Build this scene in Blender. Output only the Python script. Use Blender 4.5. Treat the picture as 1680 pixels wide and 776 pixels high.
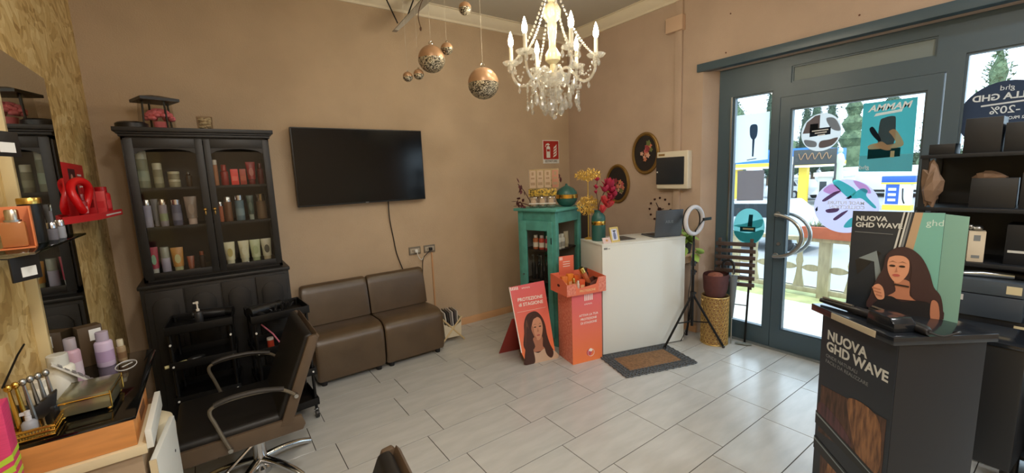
import bpy, bmesh, math, random
from mathutils import Vector, Matrix
random.seed(7)
PI = math.pi; R = math.radians
sc = bpy.context.scene
for o in list(bpy.data.objects): bpy.data.objects.remove(o)
C = sc.collection

# ------------------------------------------------------------------ camera, world, sun, exposure
yaw, pitch, roll = R(35.4037), R(8.2322), R(2.2663)
fw = Vector((math.sin(yaw)*math.cos(pitch), math.cos(yaw)*math.cos(pitch), -math.sin(pitch)))
rt = Vector((math.cos(yaw), -math.sin(yaw), 0)); dn = fw.cross(rt)
r2 = rt*math.cos(roll) + dn*math.sin(roll); d2 = -rt*math.sin(roll) + dn*math.cos(roll)
cam = bpy.data.objects.new('camera', bpy.data.cameras.new('camera')); C.objects.link(cam)
cm = Matrix((r2, -d2, -fw)).transposed().to_4x4(); cm.translation = (0, 0, 1.62)
cam.matrix_world = cm
cam.data.sensor_fit = 'HORIZONTAL'; cam.data.sensor_width = 36; cam.data.lens = 694.02/1680*36
cam.data.clip_start = .02; cam.data.clip_end = 400
sc.camera = cam
w = bpy.data.worlds.new('World'); sc.world = w; w.use_nodes = True
bg = w.node_tree.nodes['Background']; bg.inputs[0].default_value = (.70, .87, 1, 1); bg.inputs[1].default_value = 2.6
sun = bpy.data.objects.new('sun', bpy.data.lights.new('sun', 'SUN')); C.objects.link(sun)
sun.data.energy = 2.0; sun.data.angle = R(1.5); sun.data.color = (1, .96, .88)
sun.rotation_euler = Vector((.12, .75, -1)).to_track_quat('-Z', 'Y').to_euler()
sc.view_settings.view_transform = 'Standard'; sc.view_settings.look = 'None'
sc.view_settings.exposure = 0.5; sc.view_settings.gamma = 1; sc.view_settings.use_curve_mapping = False

# ------------------------------------------------------------------ materials
def lin(c):
    return tuple(((v/255)/12.92 if v <= 10 else (((v/255)+.055)/1.055)**2.4) for v in c)
MATS = {}
def M(name, col=(128, 128, 128), rough=.5, metal=0, spec=.5, var=0, vscale=8, stretch=(1, 1, 1), bump=0, bscale=60, col2=None, coat=0, emit=0):
    if name in MATS: return MATS[name]
    m = bpy.data.materials.new(name); m.use_nodes = True; nt = m.node_tree; b = nt.nodes['Principled BSDF']
    c = lin(col) + (1,)
    b.inputs['Base Color'].default_value = c; b.inputs['Roughness'].default_value = rough
    b.inputs['Metallic'].default_value = metal; b.inputs['Specular IOR Level'].default_value = spec
    b.inputs['Coat Weight'].default_value = coat
    if emit:
        b.inputs['Emission Color'].default_value = c; b.inputs['Emission Strength'].default_value = emit
    if var or bump or col2:
        tc = nt.nodes.new('ShaderNodeTexCoord'); mp = nt.nodes.new('ShaderNodeMapping')
        mp.inputs['Scale'].default_value = stretch
        nt.links.new(tc.outputs['Object'], mp.inputs['Vector'])
        if var or col2:
            n = nt.nodes.new('ShaderNodeTexNoise'); n.inputs['Scale'].default_value = vscale; n.inputs['Detail'].default_value = 5
            nt.links.new(mp.outputs[0], n.inputs['Vector'])
            r = nt.nodes.new('ShaderNodeValToRGB')
            c2 = lin(col2) if col2 else tuple(max(0, v*(1-var)) for v in c[:3])
            hi = c[:3] if col2 else tuple(min(1, v*(1+var)) for v in c[:3])
            r.color_ramp.elements[0].color = c2 + (1,); r.color_ramp.elements[1].color = hi + (1,)
            r.color_ramp.elements[0].position = .36; r.color_ramp.elements[1].position = .64
            nt.links.new(n.outputs[0], r.inputs[0]); nt.links.new(r.outputs[0], b.inputs['Base Color'])
        if bump:
            n2 = nt.nodes.new('ShaderNodeTexNoise'); n2.inputs['Scale'].default_value = bscale; n2.inputs['Detail'].default_value = 3
            nt.links.new(mp.outputs[0], n2.inputs['Vector'])
            bp = nt.nodes.new('ShaderNodeBump'); bp.inputs['Strength'].default_value = bump; bp.inputs['Distance'].default_value = .01
            nt.links.new(n2.outputs[0], bp.inputs['Height']); nt.links.new(bp.outputs[0], b.inputs['Normal'])
    MATS[name] = m
    return m
def G(name, tint=(255, 255, 255), refl=.08, rough=.02, fres=True):
    """clear glass: transparent with a reflection on top"""
    if name in MATS: return MATS[name]
    m = bpy.data.materials.new(name); m.use_nodes = True; nt = m.node_tree
    for n in list(nt.nodes): nt.nodes.remove(n)
    out = nt.nodes.new('ShaderNodeOutputMaterial'); mx = nt.nodes.new('ShaderNodeMixShader')
    t = nt.nodes.new('ShaderNodeBsdfTransparent'); t.inputs[0].default_value = lin(tint) + (1,)
    g = nt.nodes.new('ShaderNodeBsdfGlossy'); g.inputs['Roughness'].default_value = rough
    if fres:
        f = nt.nodes.new('ShaderNodeLayerWeight'); p = nt.nodes.new('ShaderNodeMath'); p.operation = 'POWER'; p.inputs[1].default_value = 4
        a = nt.nodes.new('ShaderNodeMath'); a.operation = 'MULTIPLY_ADD'; a.inputs[1].default_value = .5; a.inputs[2].default_value = refl*.4
        nt.links.new(f.outputs['Facing'], p.inputs[0]); nt.links.new(p.outputs[0], a.inputs[0]); nt.links.new(a.outputs[0], mx.inputs[0])
    else: mx.inputs[0].default_value = refl
    nt.links.new(t.outputs[0], mx.inputs[1]); nt.links.new(g.outputs[0], mx.inputs[2]); nt.links.new(mx.outputs[0], out.inputs[0])
    MATS[name] = m; return m
def S(name, col, trans=.55):
    """translucent printed film on the shop window"""
    if name in MATS: return MATS[name]
    m = bpy.data.materials.new(name); m.use_nodes = True; nt = m.node_tree
    for n in list(nt.nodes): nt.nodes.remove(n)
    out = nt.nodes.new('ShaderNodeOutputMaterial'); mx = nt.nodes.new('ShaderNodeMixShader')
    d = nt.nodes.new('ShaderNodeBsdfDiffuse'); t = nt.nodes.new('ShaderNodeBsdfTranslucent')
    for n in (d, t): n.inputs[0].default_value = lin(col) + (1,)
    mx.inputs[0].default_value = trans
    nt.links.new(d.outputs[0], mx.inputs[1]); nt.links.new(t.outputs[0], mx.inputs[2]); nt.links.new(mx.outputs[0], out.inputs[0])
    MATS[name] = m; return m
def osb_material():
    m = bpy.data.materials.new('osb board'); m.use_nodes = True; nt = m.node_tree; b = nt.nodes['Principled BSDF']
    tc = nt.nodes.new('ShaderNodeTexCoord')
    nz = nt.nodes.new('ShaderNodeTexNoise'); nz.inputs['Scale'].default_value = 4
    nt.links.new(tc.outputs['Object'], nz.inputs['Vector'])
    ad = nt.nodes.new('ShaderNodeVectorMath'); ad.operation = 'MULTIPLY_ADD'; ad.inputs[1].default_value = (.35, .35, .35)
    nt.links.new(nz.outputs['Color'], ad.inputs[0]); nt.links.new(tc.outputs['Object'], ad.inputs[2])
    cols = []
    for sc_, st in ((9, (1, 1, 3.2)), (12, (1, 2.6, .9))):
        mp = nt.nodes.new('ShaderNodeMapping'); mp.inputs['Scale'].default_value = st; mp.inputs['Rotation'].default_value = (.5, 0, 0)
        nt.links.new(ad.outputs[0], mp.inputs[0])
        v = nt.nodes.new('ShaderNodeTexVoronoi'); v.inputs['Scale'].default_value = sc_; nt.links.new(mp.outputs[0], v.inputs['Vector'])
        cols.append(v)
    sp = nt.nodes.new('ShaderNodeSeparateColor'); nt.links.new(cols[0].outputs['Color'], sp.inputs[0])
    sp2 = nt.nodes.new('ShaderNodeSeparateColor'); nt.links.new(cols[1].outputs['Color'], sp2.inputs[0])
    ma = nt.nodes.new('ShaderNodeMath'); ma.operation = 'ADD'; nt.links.new(sp.outputs[0], ma.inputs[0]); nt.links.new(sp2.outputs[0], ma.inputs[1])
    mu = nt.nodes.new('ShaderNodeMath'); mu.operation = 'MULTIPLY'; mu.inputs[1].default_value = .5; nt.links.new(ma.outputs[0], mu.inputs[0])
    r = nt.nodes.new('ShaderNodeValToRGB'); e = r.color_ramp.elements
    e[0].position = .05; e[0].color = lin((164, 130, 74)) + (1,); e[1].position = .95; e[1].color = lin((232, 208, 152)) + (1,)
    k = e.new(.45); k.color = lin((206, 174, 112)) + (1,)
    nt.links.new(mu.outputs[0], r.inputs[0]); nt.links.new(r.outputs[0], b.inputs['Base Color'])
    bp = nt.nodes.new('ShaderNodeBump'); bp.inputs['Strength'].default_value = .35; bp.inputs['Distance'].default_value = .004
    nt.links.new(mu.outputs[0], bp.inputs['Height']); nt.links.new(bp.outputs[0], b.inputs['Normal'])
    b.inputs['Roughness'].default_value = .5
    return m
OSB = osb_material()
def emis(name, col, s):
    if name in MATS: return MATS[name]
    m = bpy.data.materials.new(name); m.use_nodes = True; nt = m.node_tree
    for n in list(nt.nodes): nt.nodes.remove(n)
    out = nt.nodes.new('ShaderNodeOutputMaterial'); e = nt.nodes.new('ShaderNodeEmission')
    e.inputs[0].default_value = lin(col) + (1,); e.inputs[1].default_value = s
    nt.links.new(e.outputs[0], out.inputs[0]); MATS[name] = m; return m

WALL = M('tan plaster', (191, 168, 141), .85, var=.05, vscale=3, bump=.25, bscale=120)
WALLR = M('pink tan plaster', (188, 166, 148), .85, var=.05, vscale=3, bump=.25, bscale=120)
CEIL = M('ceiling paint', (196, 190, 176), .9)
CROWN = M('cream crown moulding', (232, 222, 200), .6)
BASE = M('tan baseboard', (205, 160, 118), .5)
TILE = M('greige floor tile', (190, 190, 186), .2, spec=.5, var=.06, vscale=3.2, stretch=(1, 4.5, 1), bump=.04, bscale=30)
GROUT = M('dark grout', (58, 54, 50), .9)
FRAME = M('dark aluminium with glare tint', (66, 86, 98), .38, spec=.6)  # dark frame lightened and blued: window glare put into the colour
GLASS = G('window glass', (250, 253, 255), .07)
GLASS2 = G('cabinet glass', (246, 247, 245), .05)
BLACKWOOD = M('black painted wood', (23, 22, 22), .42, var=.2, vscale=20)
BLACKWOOD2 = M('black painted cabinet interior', (24, 22, 21), .6)
BLACKPL = M('black plastic', (22, 22, 24), .4)
BLACKM = M('matt black metal', (13, 13, 14), .45, metal=.3)
CHROME = M('chrome', (210, 212, 215), .12, metal=1)
STEEL = M('brushed steel', (176, 178, 178), .3, metal=1)
GOLD = M('polished gold', (214, 172, 84), .22, metal=1)
BRASS = M('brass', (190, 160, 96), .3, metal=1)
WHITE = M('white plastic', (232, 232, 228), .4)
WHITEP = M('white laminate', (226, 228, 222), .38)
MIRROR = M('mirror silver', (205, 208, 204), .015, metal=1)

# ------------------------------------------------------------------ mesh builder
class MB:
    def __init__(s): s.v = []; s.f = []
    def add(s, vs, fs):
        n = len(s.v); s.v += [tuple(p) for p in vs]; s.f += [tuple(i+n for i in f) for f in fs]; return s
    def box(s, x0, x1, y0, y1, z0, z1):
        return s.add([(x0,y0,z0),(x1,y0,z0),(x1,y1,z0),(x0,y1,z0),(x0,y0,z1),(x1,y0,z1),(x1,y1,z1),(x0,y1,z1)],
                     [(3,2,1,0),(4,5,6,7),(0,1,5,4),(1,2,6,5),(2,3,7,6),(3,0,4,7)])
    def obox(s, c, size, rz=0, rx=0, ry=0):
        m = Matrix.Rotation(rz, 3, 'Z') @ Matrix.Rotation(ry, 3, 'Y') @ Matrix.Rotation(rx, 3, 'X')
        h = [x/2 for x in size]; vs = []
        for z in (-1, 1):
            for x, y in ((-1,-1),(1,-1),(1,1),(-1,1)): vs.append(Vector(c) + m @ Vector((x*h[0], y*h[1], z*h[2])))
        return s.add(vs, [(3,2,1,0),(4,5,6,7),(0,1,5,4),(1,2,6,5),(2,3,7,6),(3,0,4,7)])
    def cyl(s, p0, p1, r0, r1=None, seg=16, cap=True):
        r1 = r0 if r1 is None else r1
        p0 = Vector(p0); p1 = Vector(p1); d = (p1-p0).normalized()
        a = d.orthogonal().normalized(); b = d.cross(a); vs = []
        for p, r in ((p0, r0), (p1, r1)):
            for i in range(seg): t = 2*PI*i/seg; vs.append(p + (a*math.cos(t) + b*math.sin(t))*r)
        fs = [(i, (i+1) % seg, seg+(i+1) % seg, seg+i) for i in range(seg)]
        if cap: fs += [tuple(range(seg-1, -1, -1)), tuple(range(seg, 2*seg))]
        return s.add(vs, fs)
    def lathe(s, prof, c=(0,0,0), seg=20, sx=1, sy=1, rz=0):
        """profile of (radius, z) from bottom to top"""
        vs = []; fs = []; k = len(prof)
        for i in range(seg):
            t = 2*PI*i/seg + rz
            for r, z in prof: vs.append((c[0] + r*sx*math.cos(t), c[1] + r*sy*math.sin(t), c[2] + z))
        for i in range(seg):
            j = (i+1) % seg
            for q in range(k-1): fs.append((i*k+q, j*k+q, j*k+q+1, i*k+q+1))
        if prof[0][0] > 1e-5: fs.append(tuple(i*k for i in range(seg-1, -1, -1)))
        if prof[-1][0] > 1e-5: fs.append(tuple(i*k+k-1 for i in range(seg)))
        return s.add(vs, fs)
    def tube(s, pts, r, seg=8, closed=False, cap=True):
        pts = [Vector(p) for p in pts]; n = len(pts); vs = []; fs = []
        rr = r if isinstance(r, (list, tuple)) else [r]*n
        prev = None
        for i, p in enumerate(pts):
            if closed: d = pts[(i+1) % n] - pts[i-1]
            else: d = pts[min(i+1, n-1)] - pts[max(i-1, 0)]
            d.normalize()
            a = d.orthogonal().normalized() if prev is None else (prev - d*prev.dot(d)).normalized()
            prev = a; b = d.cross(a)
            for q in range(seg): t = 2*PI*q/seg; vs.append(p + (a*math.cos(t) + b*math.sin(t))*rr[i])
        m = n if closed else n-1
        for i in range(m):
            j = (i+1) % n
            for q in range(seg): fs.append((i*seg+q, i*seg+(q+1) % seg, j*seg+(q+1) % seg, j*seg+q))
        if not closed and cap: fs += [tuple(range(seg-1, -1, -1)), tuple((n-1)*seg+q for q in range(seg))]
        return s.add(vs, fs)
    def ell(s, c, rx, ry=None, rz=None, seg=14, rings=8):
        ry = rx if ry is None else ry; rz = rx if rz is None else rz
        vs = [(c[0], c[1], c[2]-rz)]; fs = []
        for i in range(1, rings):
            t = PI*i/rings
            for j in range(seg):
                u = 2*PI*j/seg; vs.append((c[0]+rx*math.sin(t)*math.cos(u), c[1]+ry*math.sin(t)*math.sin(u), c[2]-rz*math.cos(t)))
        vs.append((c[0], c[1], c[2]+rz)); top = len(vs)-1
        for j in range(seg): fs.append((0, 1+(j+1) % seg, 1+j))
        for i in range(rings-2):
            for j in range(seg): a = 1+i*seg; fs.append((a+j, a+(j+1) % seg, a+seg+(j+1) % seg, a+seg+j))
        a = 1+(rings-2)*seg
        for j in range(seg): fs.append((a+j, a+(j+1) % seg, top))
        return s.add(vs, fs)
    def prism(s, poly, a0, a1, plane='xz'):
        """polygon in a plane pushed from a0 to a1 along the third axis"""
        def mk(p, a):
            if plane == 'xz': return (p[0], a, p[1])
            if plane == 'yz': return (a, p[0], p[1])
            return (p[0], p[1], a)
        n = len(poly); vs = [mk(p, a0) for p in poly] + [mk(p, a1) for p in poly]
        fs = [(i, (i+1) % n, n+(i+1) % n, n+i) for i in range(n)] + [tuple(range(n-1, -1, -1)), tuple(range(n, 2*n))]
        return s.add(vs, fs)
    def mesh(s, name, bevel=0, smooth=True, angle=38, bseg=2):
        me = bpy.data.meshes.new(name)
        bm = bmesh.new(); vv = [bm.verts.new(p) for p in s.v]
        for f in s.f:
            try: bm.faces.new([vv[i] for i in f])
            except ValueError: pass
        bmesh.ops.recalc_face_normals(bm, faces=bm.faces[:])
        if bevel:
            ed = [e for e in bm.edges if len(e.link_faces) == 2 and e.calc_face_angle(0) > R(30)]
            bmesh.ops.bevel(bm, geom=ed, offset=bevel, segments=bseg, affect='EDGES', profile=.6, clamp_overlap=True)
        bm.to_mesh(me); bm.free()
        if smooth:
            me.shade_smooth(); me.set_sharp_from_angle(angle=R(angle))
        return me
def link(name, me, mat, parent=None, loc=(0,0,0), rot=(0,0,0)):
    o = bpy.data.objects.new(name, me); C.objects.link(o)
    if mat is not None and not me.materials: me.materials.append(mat)
    o.location = loc; o.rotation_euler = rot
    if parent: o.parent = parent
    return o
def part(parent, name, mb, mat, bevel=0, loc=(0,0,0), rot=(0,0,0), label=None, **k):
    o = link(name, mb.mesh(name, bevel, **k), mat, parent, loc, rot)
    if label: o['label'] = label
    return o
def tag(o, label, cat, group=None):
    o['label'] = label; o['category'] = cat
    if group: o['group'] = group
    return o
def thing(name, label, cat, loc=(0,0,0), rz=0, group=None):
    o = bpy.data.objects.new(name, None); C.objects.link(o); o.empty_display_size = .05
    o.location = loc; o.rotation_euler = (0, 0, rz)
    return tag(o, label, cat, group)
def single(name, label, cat, mb, mat, loc=(0,0,0), rz=0, bevel=0, group=None, rot=None, **k):
    o = link(name, mb.mesh(name, bevel, **k), mat, None, loc, rot or (0, 0, rz))
    return tag(o, label, cat, group)
def struct(name, mb=None, mat=None, bevel=0, loc=(0,0,0), label=None, **k):
    if mb is None:
        o = bpy.data.objects.new(name, None); C.objects.link(o); o.location = loc
    else: o = link(name, mb.mesh(name, bevel, **k), mat, None, loc)
    o['kind'] = 'structure'
    if label: o['label'] = label
    return o
def text(parent, name, s, size, mat, x, z, y=-.001, align='CENTER', mirror=False, bold=.012, depth=.0006, space=1.0, shear=0, rot=None):
    cu = bpy.data.curves.new(name, 'FONT'); cu.body = s; cu.size = size; cu.align_x = align; cu.align_y = 'CENTER'
    cu.offset = bold*size; cu.extrude = depth/2; cu.space_character = space; cu.resolution_u = 3; cu.shear = shear
    t = bpy.data.objects.new(name, cu); me = bpy.data.meshes.new_from_object(t)
    bpy.data.objects.remove(t)
    sx = -1 if mirror else 1
    me.transform(Matrix(((sx,0,0,0),(0,0,1,0),(0,1,0,0),(0,0,0,1))))
    if mirror: me.flip_normals()
    me.flip_normals()
    me.materials.clear()
    o = link(name, me, mat, parent, (x, y, z))
    return o
def art(parent, name, poly, mat, y=-.001, t=.0008):
    return part(parent, name, MB().prism(poly, y, y-t), mat, smooth=False)
def dashes(x0, x1, z, h, n, y=-.0008):
    mb = MB(); w_ = (x1-x0)/n
    for i in range(n): mb.box(x0+i*w_, x0+i*w_+w_*.3, y, y+.0006, z-h/2, z+h/2).box(x0+i*w_, x0+i*w_+w_*.7, y, y+.0006, z+(h*.3 if i % 2 else -h*.5), z+(h*.5 if i % 2 else -h*.3))
    return mb
def ellipse(cx, cz, rx, rz, n=24, a0=0, a1=2*PI):
    full = abs(a1-a0-2*PI) < 1e-6; m = n if full else n+1
    return [(cx+rx*math.cos(a0+(a1-a0)*i/n), cz+rz*math.sin(a0+(a1-a0)*i/n)) for i in range(m)]
def smoothpoly(pts, n=4):
    out = []; k = len(pts)
    for i in range(k):
        p0, p1, p2, p3 = [Vector(pts[(i+j-1) % k]) for j in range(4)]
        for q in range(n):
            t = q/n
            v = .5*((2*p1) + (p2-p0)*t + (2*p0-5*p1+4*p2-p3)*t*t + (3*p1-p0-3*p2+p3)*t**3)
            out.append((v.x, v.y))
    return out
def spline(pts, n=6):
    P = [Vector(p) for p in pts]; out = []
    for i in range(len(P)-1):
        p0 = P[max(i-1,0)]; p1 = P[i]; p2 = P[i+1]; p3 = P[min(i+2, len(P)-1)]
        for q in range(n):
            t = q/n
            out.append(.5*((2*p1) + (p2-p0)*t + (2*p0-5*p1+4*p2-p3)*t*t + (3*p1-p0-3*p2+p3)*t**3))
    out.append(P[-1]); return out
def copy_tree(o, parent=None):
    c = o.copy(); C.objects.link(c); c.parent = parent
    for ch in list(o.children): copy_tree(ch, c)
    return c

XL, XR, YB, YF, ZC = -.585, 3.80, 4.02, -2.6, 3.28
# ------------------------------------------------------------------ floor: slab and tiles
fl = struct('floor', MB().box(XL-.2, 4.08, YF-.2, YB+.2, -.08, -.0035), GROUT, label='light greige tiled floor with dark joints')
tile_me = {}
TL, TW = .601, .3013
y0 = 1.161 - TW*13
for k in range(24):
    ya = y0 + k*TW; yb = ya + TW
    ya2, yb2 = max(ya, YF), min(yb, YB)
    if yb2-ya2 < .02: continue
    ox = (.474 if (k-13) % 2 == 0 else .361) - TL*3
    i = 0
    while ox + i*TL < 4.0:
        xa = max(ox+i*TL, XL); xb = min(ox+(i+1)*TL, 3.93); i += 1
        if xb-xa < .02: continue
        key = (round(xb-xa, 3), round(yb2-ya2, 3))
        if key not in tile_me:
            hx, hy = key[0]/2-.0021, key[1]/2-.0021
            me = MB().box(-hx, hx, -hy, hy, -.0035, 0).mesh('tile', .0008, bseg=1, smooth=False); tile_me[key] = me
        link('floor_tile', tile_me[key], TILE, fl, ((xa+xb)/2, (ya2+yb2)/2, 0))

# ------------------------------------------------------------------ walls, ceiling, mouldings
struct('wall_back', MB().box(XL-.2, XR+.3, YB, YB+.2, -.05, ZC+.1), WALL, label='tan plastered wall behind sofa and television')
struct('wall_left', MB().box(XL-.2, XL, YF-.2, YB, -.05, ZC+.1), OSB, label='wall clad in pale chipboard beside the mirror')
struct('wall_front', MB().box(XL-.2, XR+.3, YF-.2, YF, -.05, ZC+.1), WALL)
struct('ceiling', MB().box(XL-.2, XR+.3, YF-.2, YB+.2, ZC, ZC+.12), CEIL)
wr = MB()
wr.prism([(XR, 2.235), (3.945, 2.15), (4.12, 2.15), (4.12, YB), (XR, YB)], -.05, 2.56, 'xy')
wr.box(XR, 4.12, YF, YB, 2.56, ZC); wr.box(3.86, 4.12, YF, 2.2, 2.485, 2.57)
wr.box(XR, 4.12, YF, -2.2, -.05, 2.56)
struct('wall_right', wr, WALLR, label='pinkish tan wall with the shop window')
def crown(name, a, b, inward):
    prof = [(0, 0), (.018, 0), (.022, .02), (.045, .035), (.075, .075), (.08, .10), (.10, .10), (.10, .115), (0, .115)]
    mb = MB()
    if inward == 'y': mb.prism([(YB-d, 3.172+h) for d, h in prof], a, b, 'yz')
    else: mb.prism([(XR-d, 3.172+h) for d, h in prof], a, b, 'xz')
    struct(name, mb, CROWN)
crown('trim_1', XL, XR, 'y'); crown('trim_2', YF, YB, 'x')
struct('baseboard_back', MB().prism([(YB, 0), (YB-.014, 0), (YB-.014, .065), (YB-.008, .075), (YB, .075)], XL, XR, 'yz'), BASE)
struct('baseboard_right', MB().prism([(XR, 0), (XR-.014, 0), (XR-.014, .065), (XR-.008, .075), (XR, .075)], 2.24, YB, 'xz'), BASE)
struct('trim_3', MB().box(3.775, 3.86, YF, 2.285, 2.485, 2.555), FRAME, .004, label='dark metal beam over the shop window')
struct('trim_4', MB().box(3.775, XR, 2.44, 2.51, 0, 3.172), WALLR, .004, label='painted conduit running up the wall')

# ------------------------------------------------------------------ shop front: sidelight, door, window, transom
GX = 3.96
def frame_rect(mb, ya, yb, za, zb, gya, gyb, gza, gzb, x0=3.935, x1=4.0):
    """frame from outer rect (y,z) around the glass rect; y decreases to the right"""
    lo, hi = min(ya, yb), max(ya, yb); gl, gh = min(gya, gyb), max(gya, gyb)
    mb.box(x0, x1, lo, gl, za, zb); mb.box(x0, x1, gh, hi, za, zb)
    mb.box(x0, x1, gl, gh, za, gza); mb.box(x0, x1, gl, gh, gzb, zb)
    # glazing bead
    b = .012
    mb.box(x0+.01, x1-.01, gl, gl+b, gza, gzb); mb.box(x0+.01, x1-.01, gh-b, gh, gza, gzb)
    mb.box(x0+.01, x1-.01, gl+b, gh-b, gza, gza+b); mb.box(x0+.01, x1-.01, gl+b, gh-b, gzb-b, gzb)
def pane(parent, ya, yb, za, zb, mat=GLASS, name='pane', x=GX):
    return part(parent, name, MB().box(x-.004, x+.004, min(ya, yb), max(ya, yb), za, zb), mat, smooth=False)
w1 = struct('window_1', label='narrow fixed sidelight beside the glass door')
mb = MB(); frame_rect(mb, 2.15, 1.632, .0, 2.49, 2.02, 1.69, .165, 2.234); part(w1, 'frame', mb, FRAME)
pane(w1, 2.02, 1.69, .165, 2.234)
part(w1, 'bead', MB().box(3.925, 3.936, 2.022, 2.036, .165, 2.234), STEEL)
d1 = struct('door_1', label='glass shop door in a dark aluminium frame')
mb = MB(); frame_rect(mb, 1.625, .668, .012, 2.165, 1.55, .74, .185, 2.068, 3.93, 3.995); part(d1, 'frame', mb, FRAME)
pane(d1, 1.55, .74, .185, 2.068)
for sx, nm in ((-1, 'inner'), (1, 'outer')):
    xo = 3.955 + sx*.085
    arc = [(xo, 1.60-.005-.20*math.sin(PI*i/18)*1.0, 1.025+.178*math.cos(PI*i/18)) for i in range(19)]
    pts = [(3.955+sx*.03, 1.60, 1.203)] + arc + [(3.955+sx*.03, 1.60, .847)]
    h = part(d1, 'door_handle', MB().tube(pts, .016, 12), STEEL, label='curved steel pull handle')
    part(h, 'mount', MB().cyl((3.955+sx*.038, 1.60, 1.203), (3.955+sx*.044, 1.60, 1.203), .024).cyl((3.955+sx*.038, 1.60, .847), (3.955+sx*.044, 1.60, .847), .024), STEEL)
part(d1, 'lock', MB().cyl((3.915, 1.585, .95), (3.94, 1.585, .95), .014), STEEL)
w2 = struct('window_2', label='grey transom panel above the door')
mb = MB(); frame_rect(mb, 1.632, .66, 2.168, 2.49, 1.56, .715, 2.272, 2.402); part(w2, 'frame', mb, FRAME)
pane(w2, 1.56, .715, 2.272, 2.402, M('frosted grey panel', (120, 132, 132), .5))
w3 = struct('window_3', label='wide shop window behind the dark display shelves')
mb = MB(); frame_rect(mb, .66, -.75, 0, 2.49, .58, -.68, .165, 2.262); part(w3, 'frame', mb, FRAME)
pane(w3, .58, -.68, .165, 2.262)
w4 = struct('window_4')
mb = MB(); frame_rect(mb, -.75, -2.2, 0, 2.49, -.82, -2.13, .165, 2.262); part(w4, 'frame', mb, FRAME)
pane(w4, -.82, -2.13, .165, 2.262)
struct('trim_5', MB().box(3.90, 4.12, -2.2, 2.15, -.02, .012), M('threshold', (120, 128, 130), .4), .003, label='metal door threshold')

# ------------------------------------------------------------------ bottles, tubes, jars
def rr(c): return '%d_%d_%d' % c
def bottle(name, label, cat, loc, h, r, body, cap, kind='cyl', group=None, capf=.22, band=None, rz=0, brough=.35, crough=.25, cmetal=0):
    mbody = M('body '+rr(body)+str(brough), body, brough); mcap = M('cap '+rr(cap)+str(cmetal), cap, crough, metal=cmetal)
    t = thing(name, label, cat, loc, rz, group)
    if kind == 'cyl':
        hb = h*(1-capf)
        part(t, 'body', MB().lathe([(r*.92, 0), (r, .004), (r, hb*.9), (r*.9, hb*.96), (r*.62, hb)]), mbody)
        part(t, 'cap', MB().lathe([(r*.7, hb), (r*.7, h-.002), (r*.64, h)]), mcap)
        if band: part(t, 'label_band', MB().lathe([(r*1.012, hb*.2), (r*1.012, hb*.62)]), M('band '+rr(band), band, .5))
    elif kind == 'capsule':
        hb = h*(1-capf)
        part(t, 'body', MB().lathe([(r*.9, 0), (r, .004), (r, hb)]), mbody)
        part(t, 'cap', MB().lathe([(r*.97, hb+.0015), (r*.97, h-.004), (r*.85, h)]), mcap)
        if band: part(t, 'label_band', MB().lathe([(r*1.012, hb*.25), (r*1.012, hb*.6)]), M('band '+rr(band), band, .5))
    elif kind == 'tube':
        hc = h*capf; mb = MB(); seg = 20; k = 7; vs = []; fs = []
        for q in range(k+1):
            u = q/k; z = hc + (h-hc)*u; a = r*(.86+.2*u); b = r*.86*(1-u)**.75 + .0015
            for i in range(seg): th = 2*PI*i/seg; vs.append((a*math.cos(th), b*math.sin(th), z))
        for q in range(k):
            for i in range(seg): fs.append((q*seg+i, q*seg+(i+1) % seg, (q+1)*seg+(i+1) % seg, (q+1)*seg+i))
        fs += [tuple(range(seg-1, -1, -1)), tuple(k*seg+i for i in range(seg))]
        part(t, 'body', mb.add(vs, fs), mbody)
        part(t, 'cap', MB().lathe([(r*.72, 0), (r*.75, hc-.001)]), mcap)
        if band:
            part(t, 'label_band', MB().prism(ellipse(0, hc+(h-hc)*.42, r*.5, (h-hc)*.24, 16), -r*.80, -r*.62), M('band '+rr(band), band, .5))
    elif kind == 'jar':
        hb = h*(1-capf)
        part(t, 'body', MB().lathe([(r*.94, 0), (r, .005), (r, hb)]), mbody)
        part(t, 'lid', MB().lathe([(r*1.02, hb+.001), (r*1.02, h-.003), (r*.97, h)]), mcap)
        if band: part(t, 'label_band', MB().lathe([(r*1.012, hb*.25), (r*1.012, hb*.75)]), M('band '+rr(band), band, .5))
    elif kind == 'box':
        part(t, 'carton', MB().box(-r, r, -r*.7, r*.7, 0, h), mbody, .0015)
        part(t, 'print', MB().box(-r*.7, r*.7, -r*.7-.0006, -r*.7, h*.25, h*.55), mcap, smooth=False)
    elif kind == 'spray':
        hb = h*(1-capf)
        part(t, 'body', MB().lathe([(r*.92, 0), (r, .005), (r, hb*.82), (r*.75, hb*.93), (r*.35, hb)]), mbody)
        part(t, 'pump', MB().lathe([(r*.42, hb-.003), (r*.42, hb+.012), (r*.2, hb+.014), (r*.2, h-.016), (r*.38, h-.015), (r*.38, h)]).box(-r*.9, 0, -.004, .004, h-.012, h-.003), mcap)
        if band: part(t, 'label_band', MB().lathe([(r*1.012, hb*.2), (r*1.012, hb*.62)]), M('band '+rr(band), band, .5))
    return t

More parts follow.
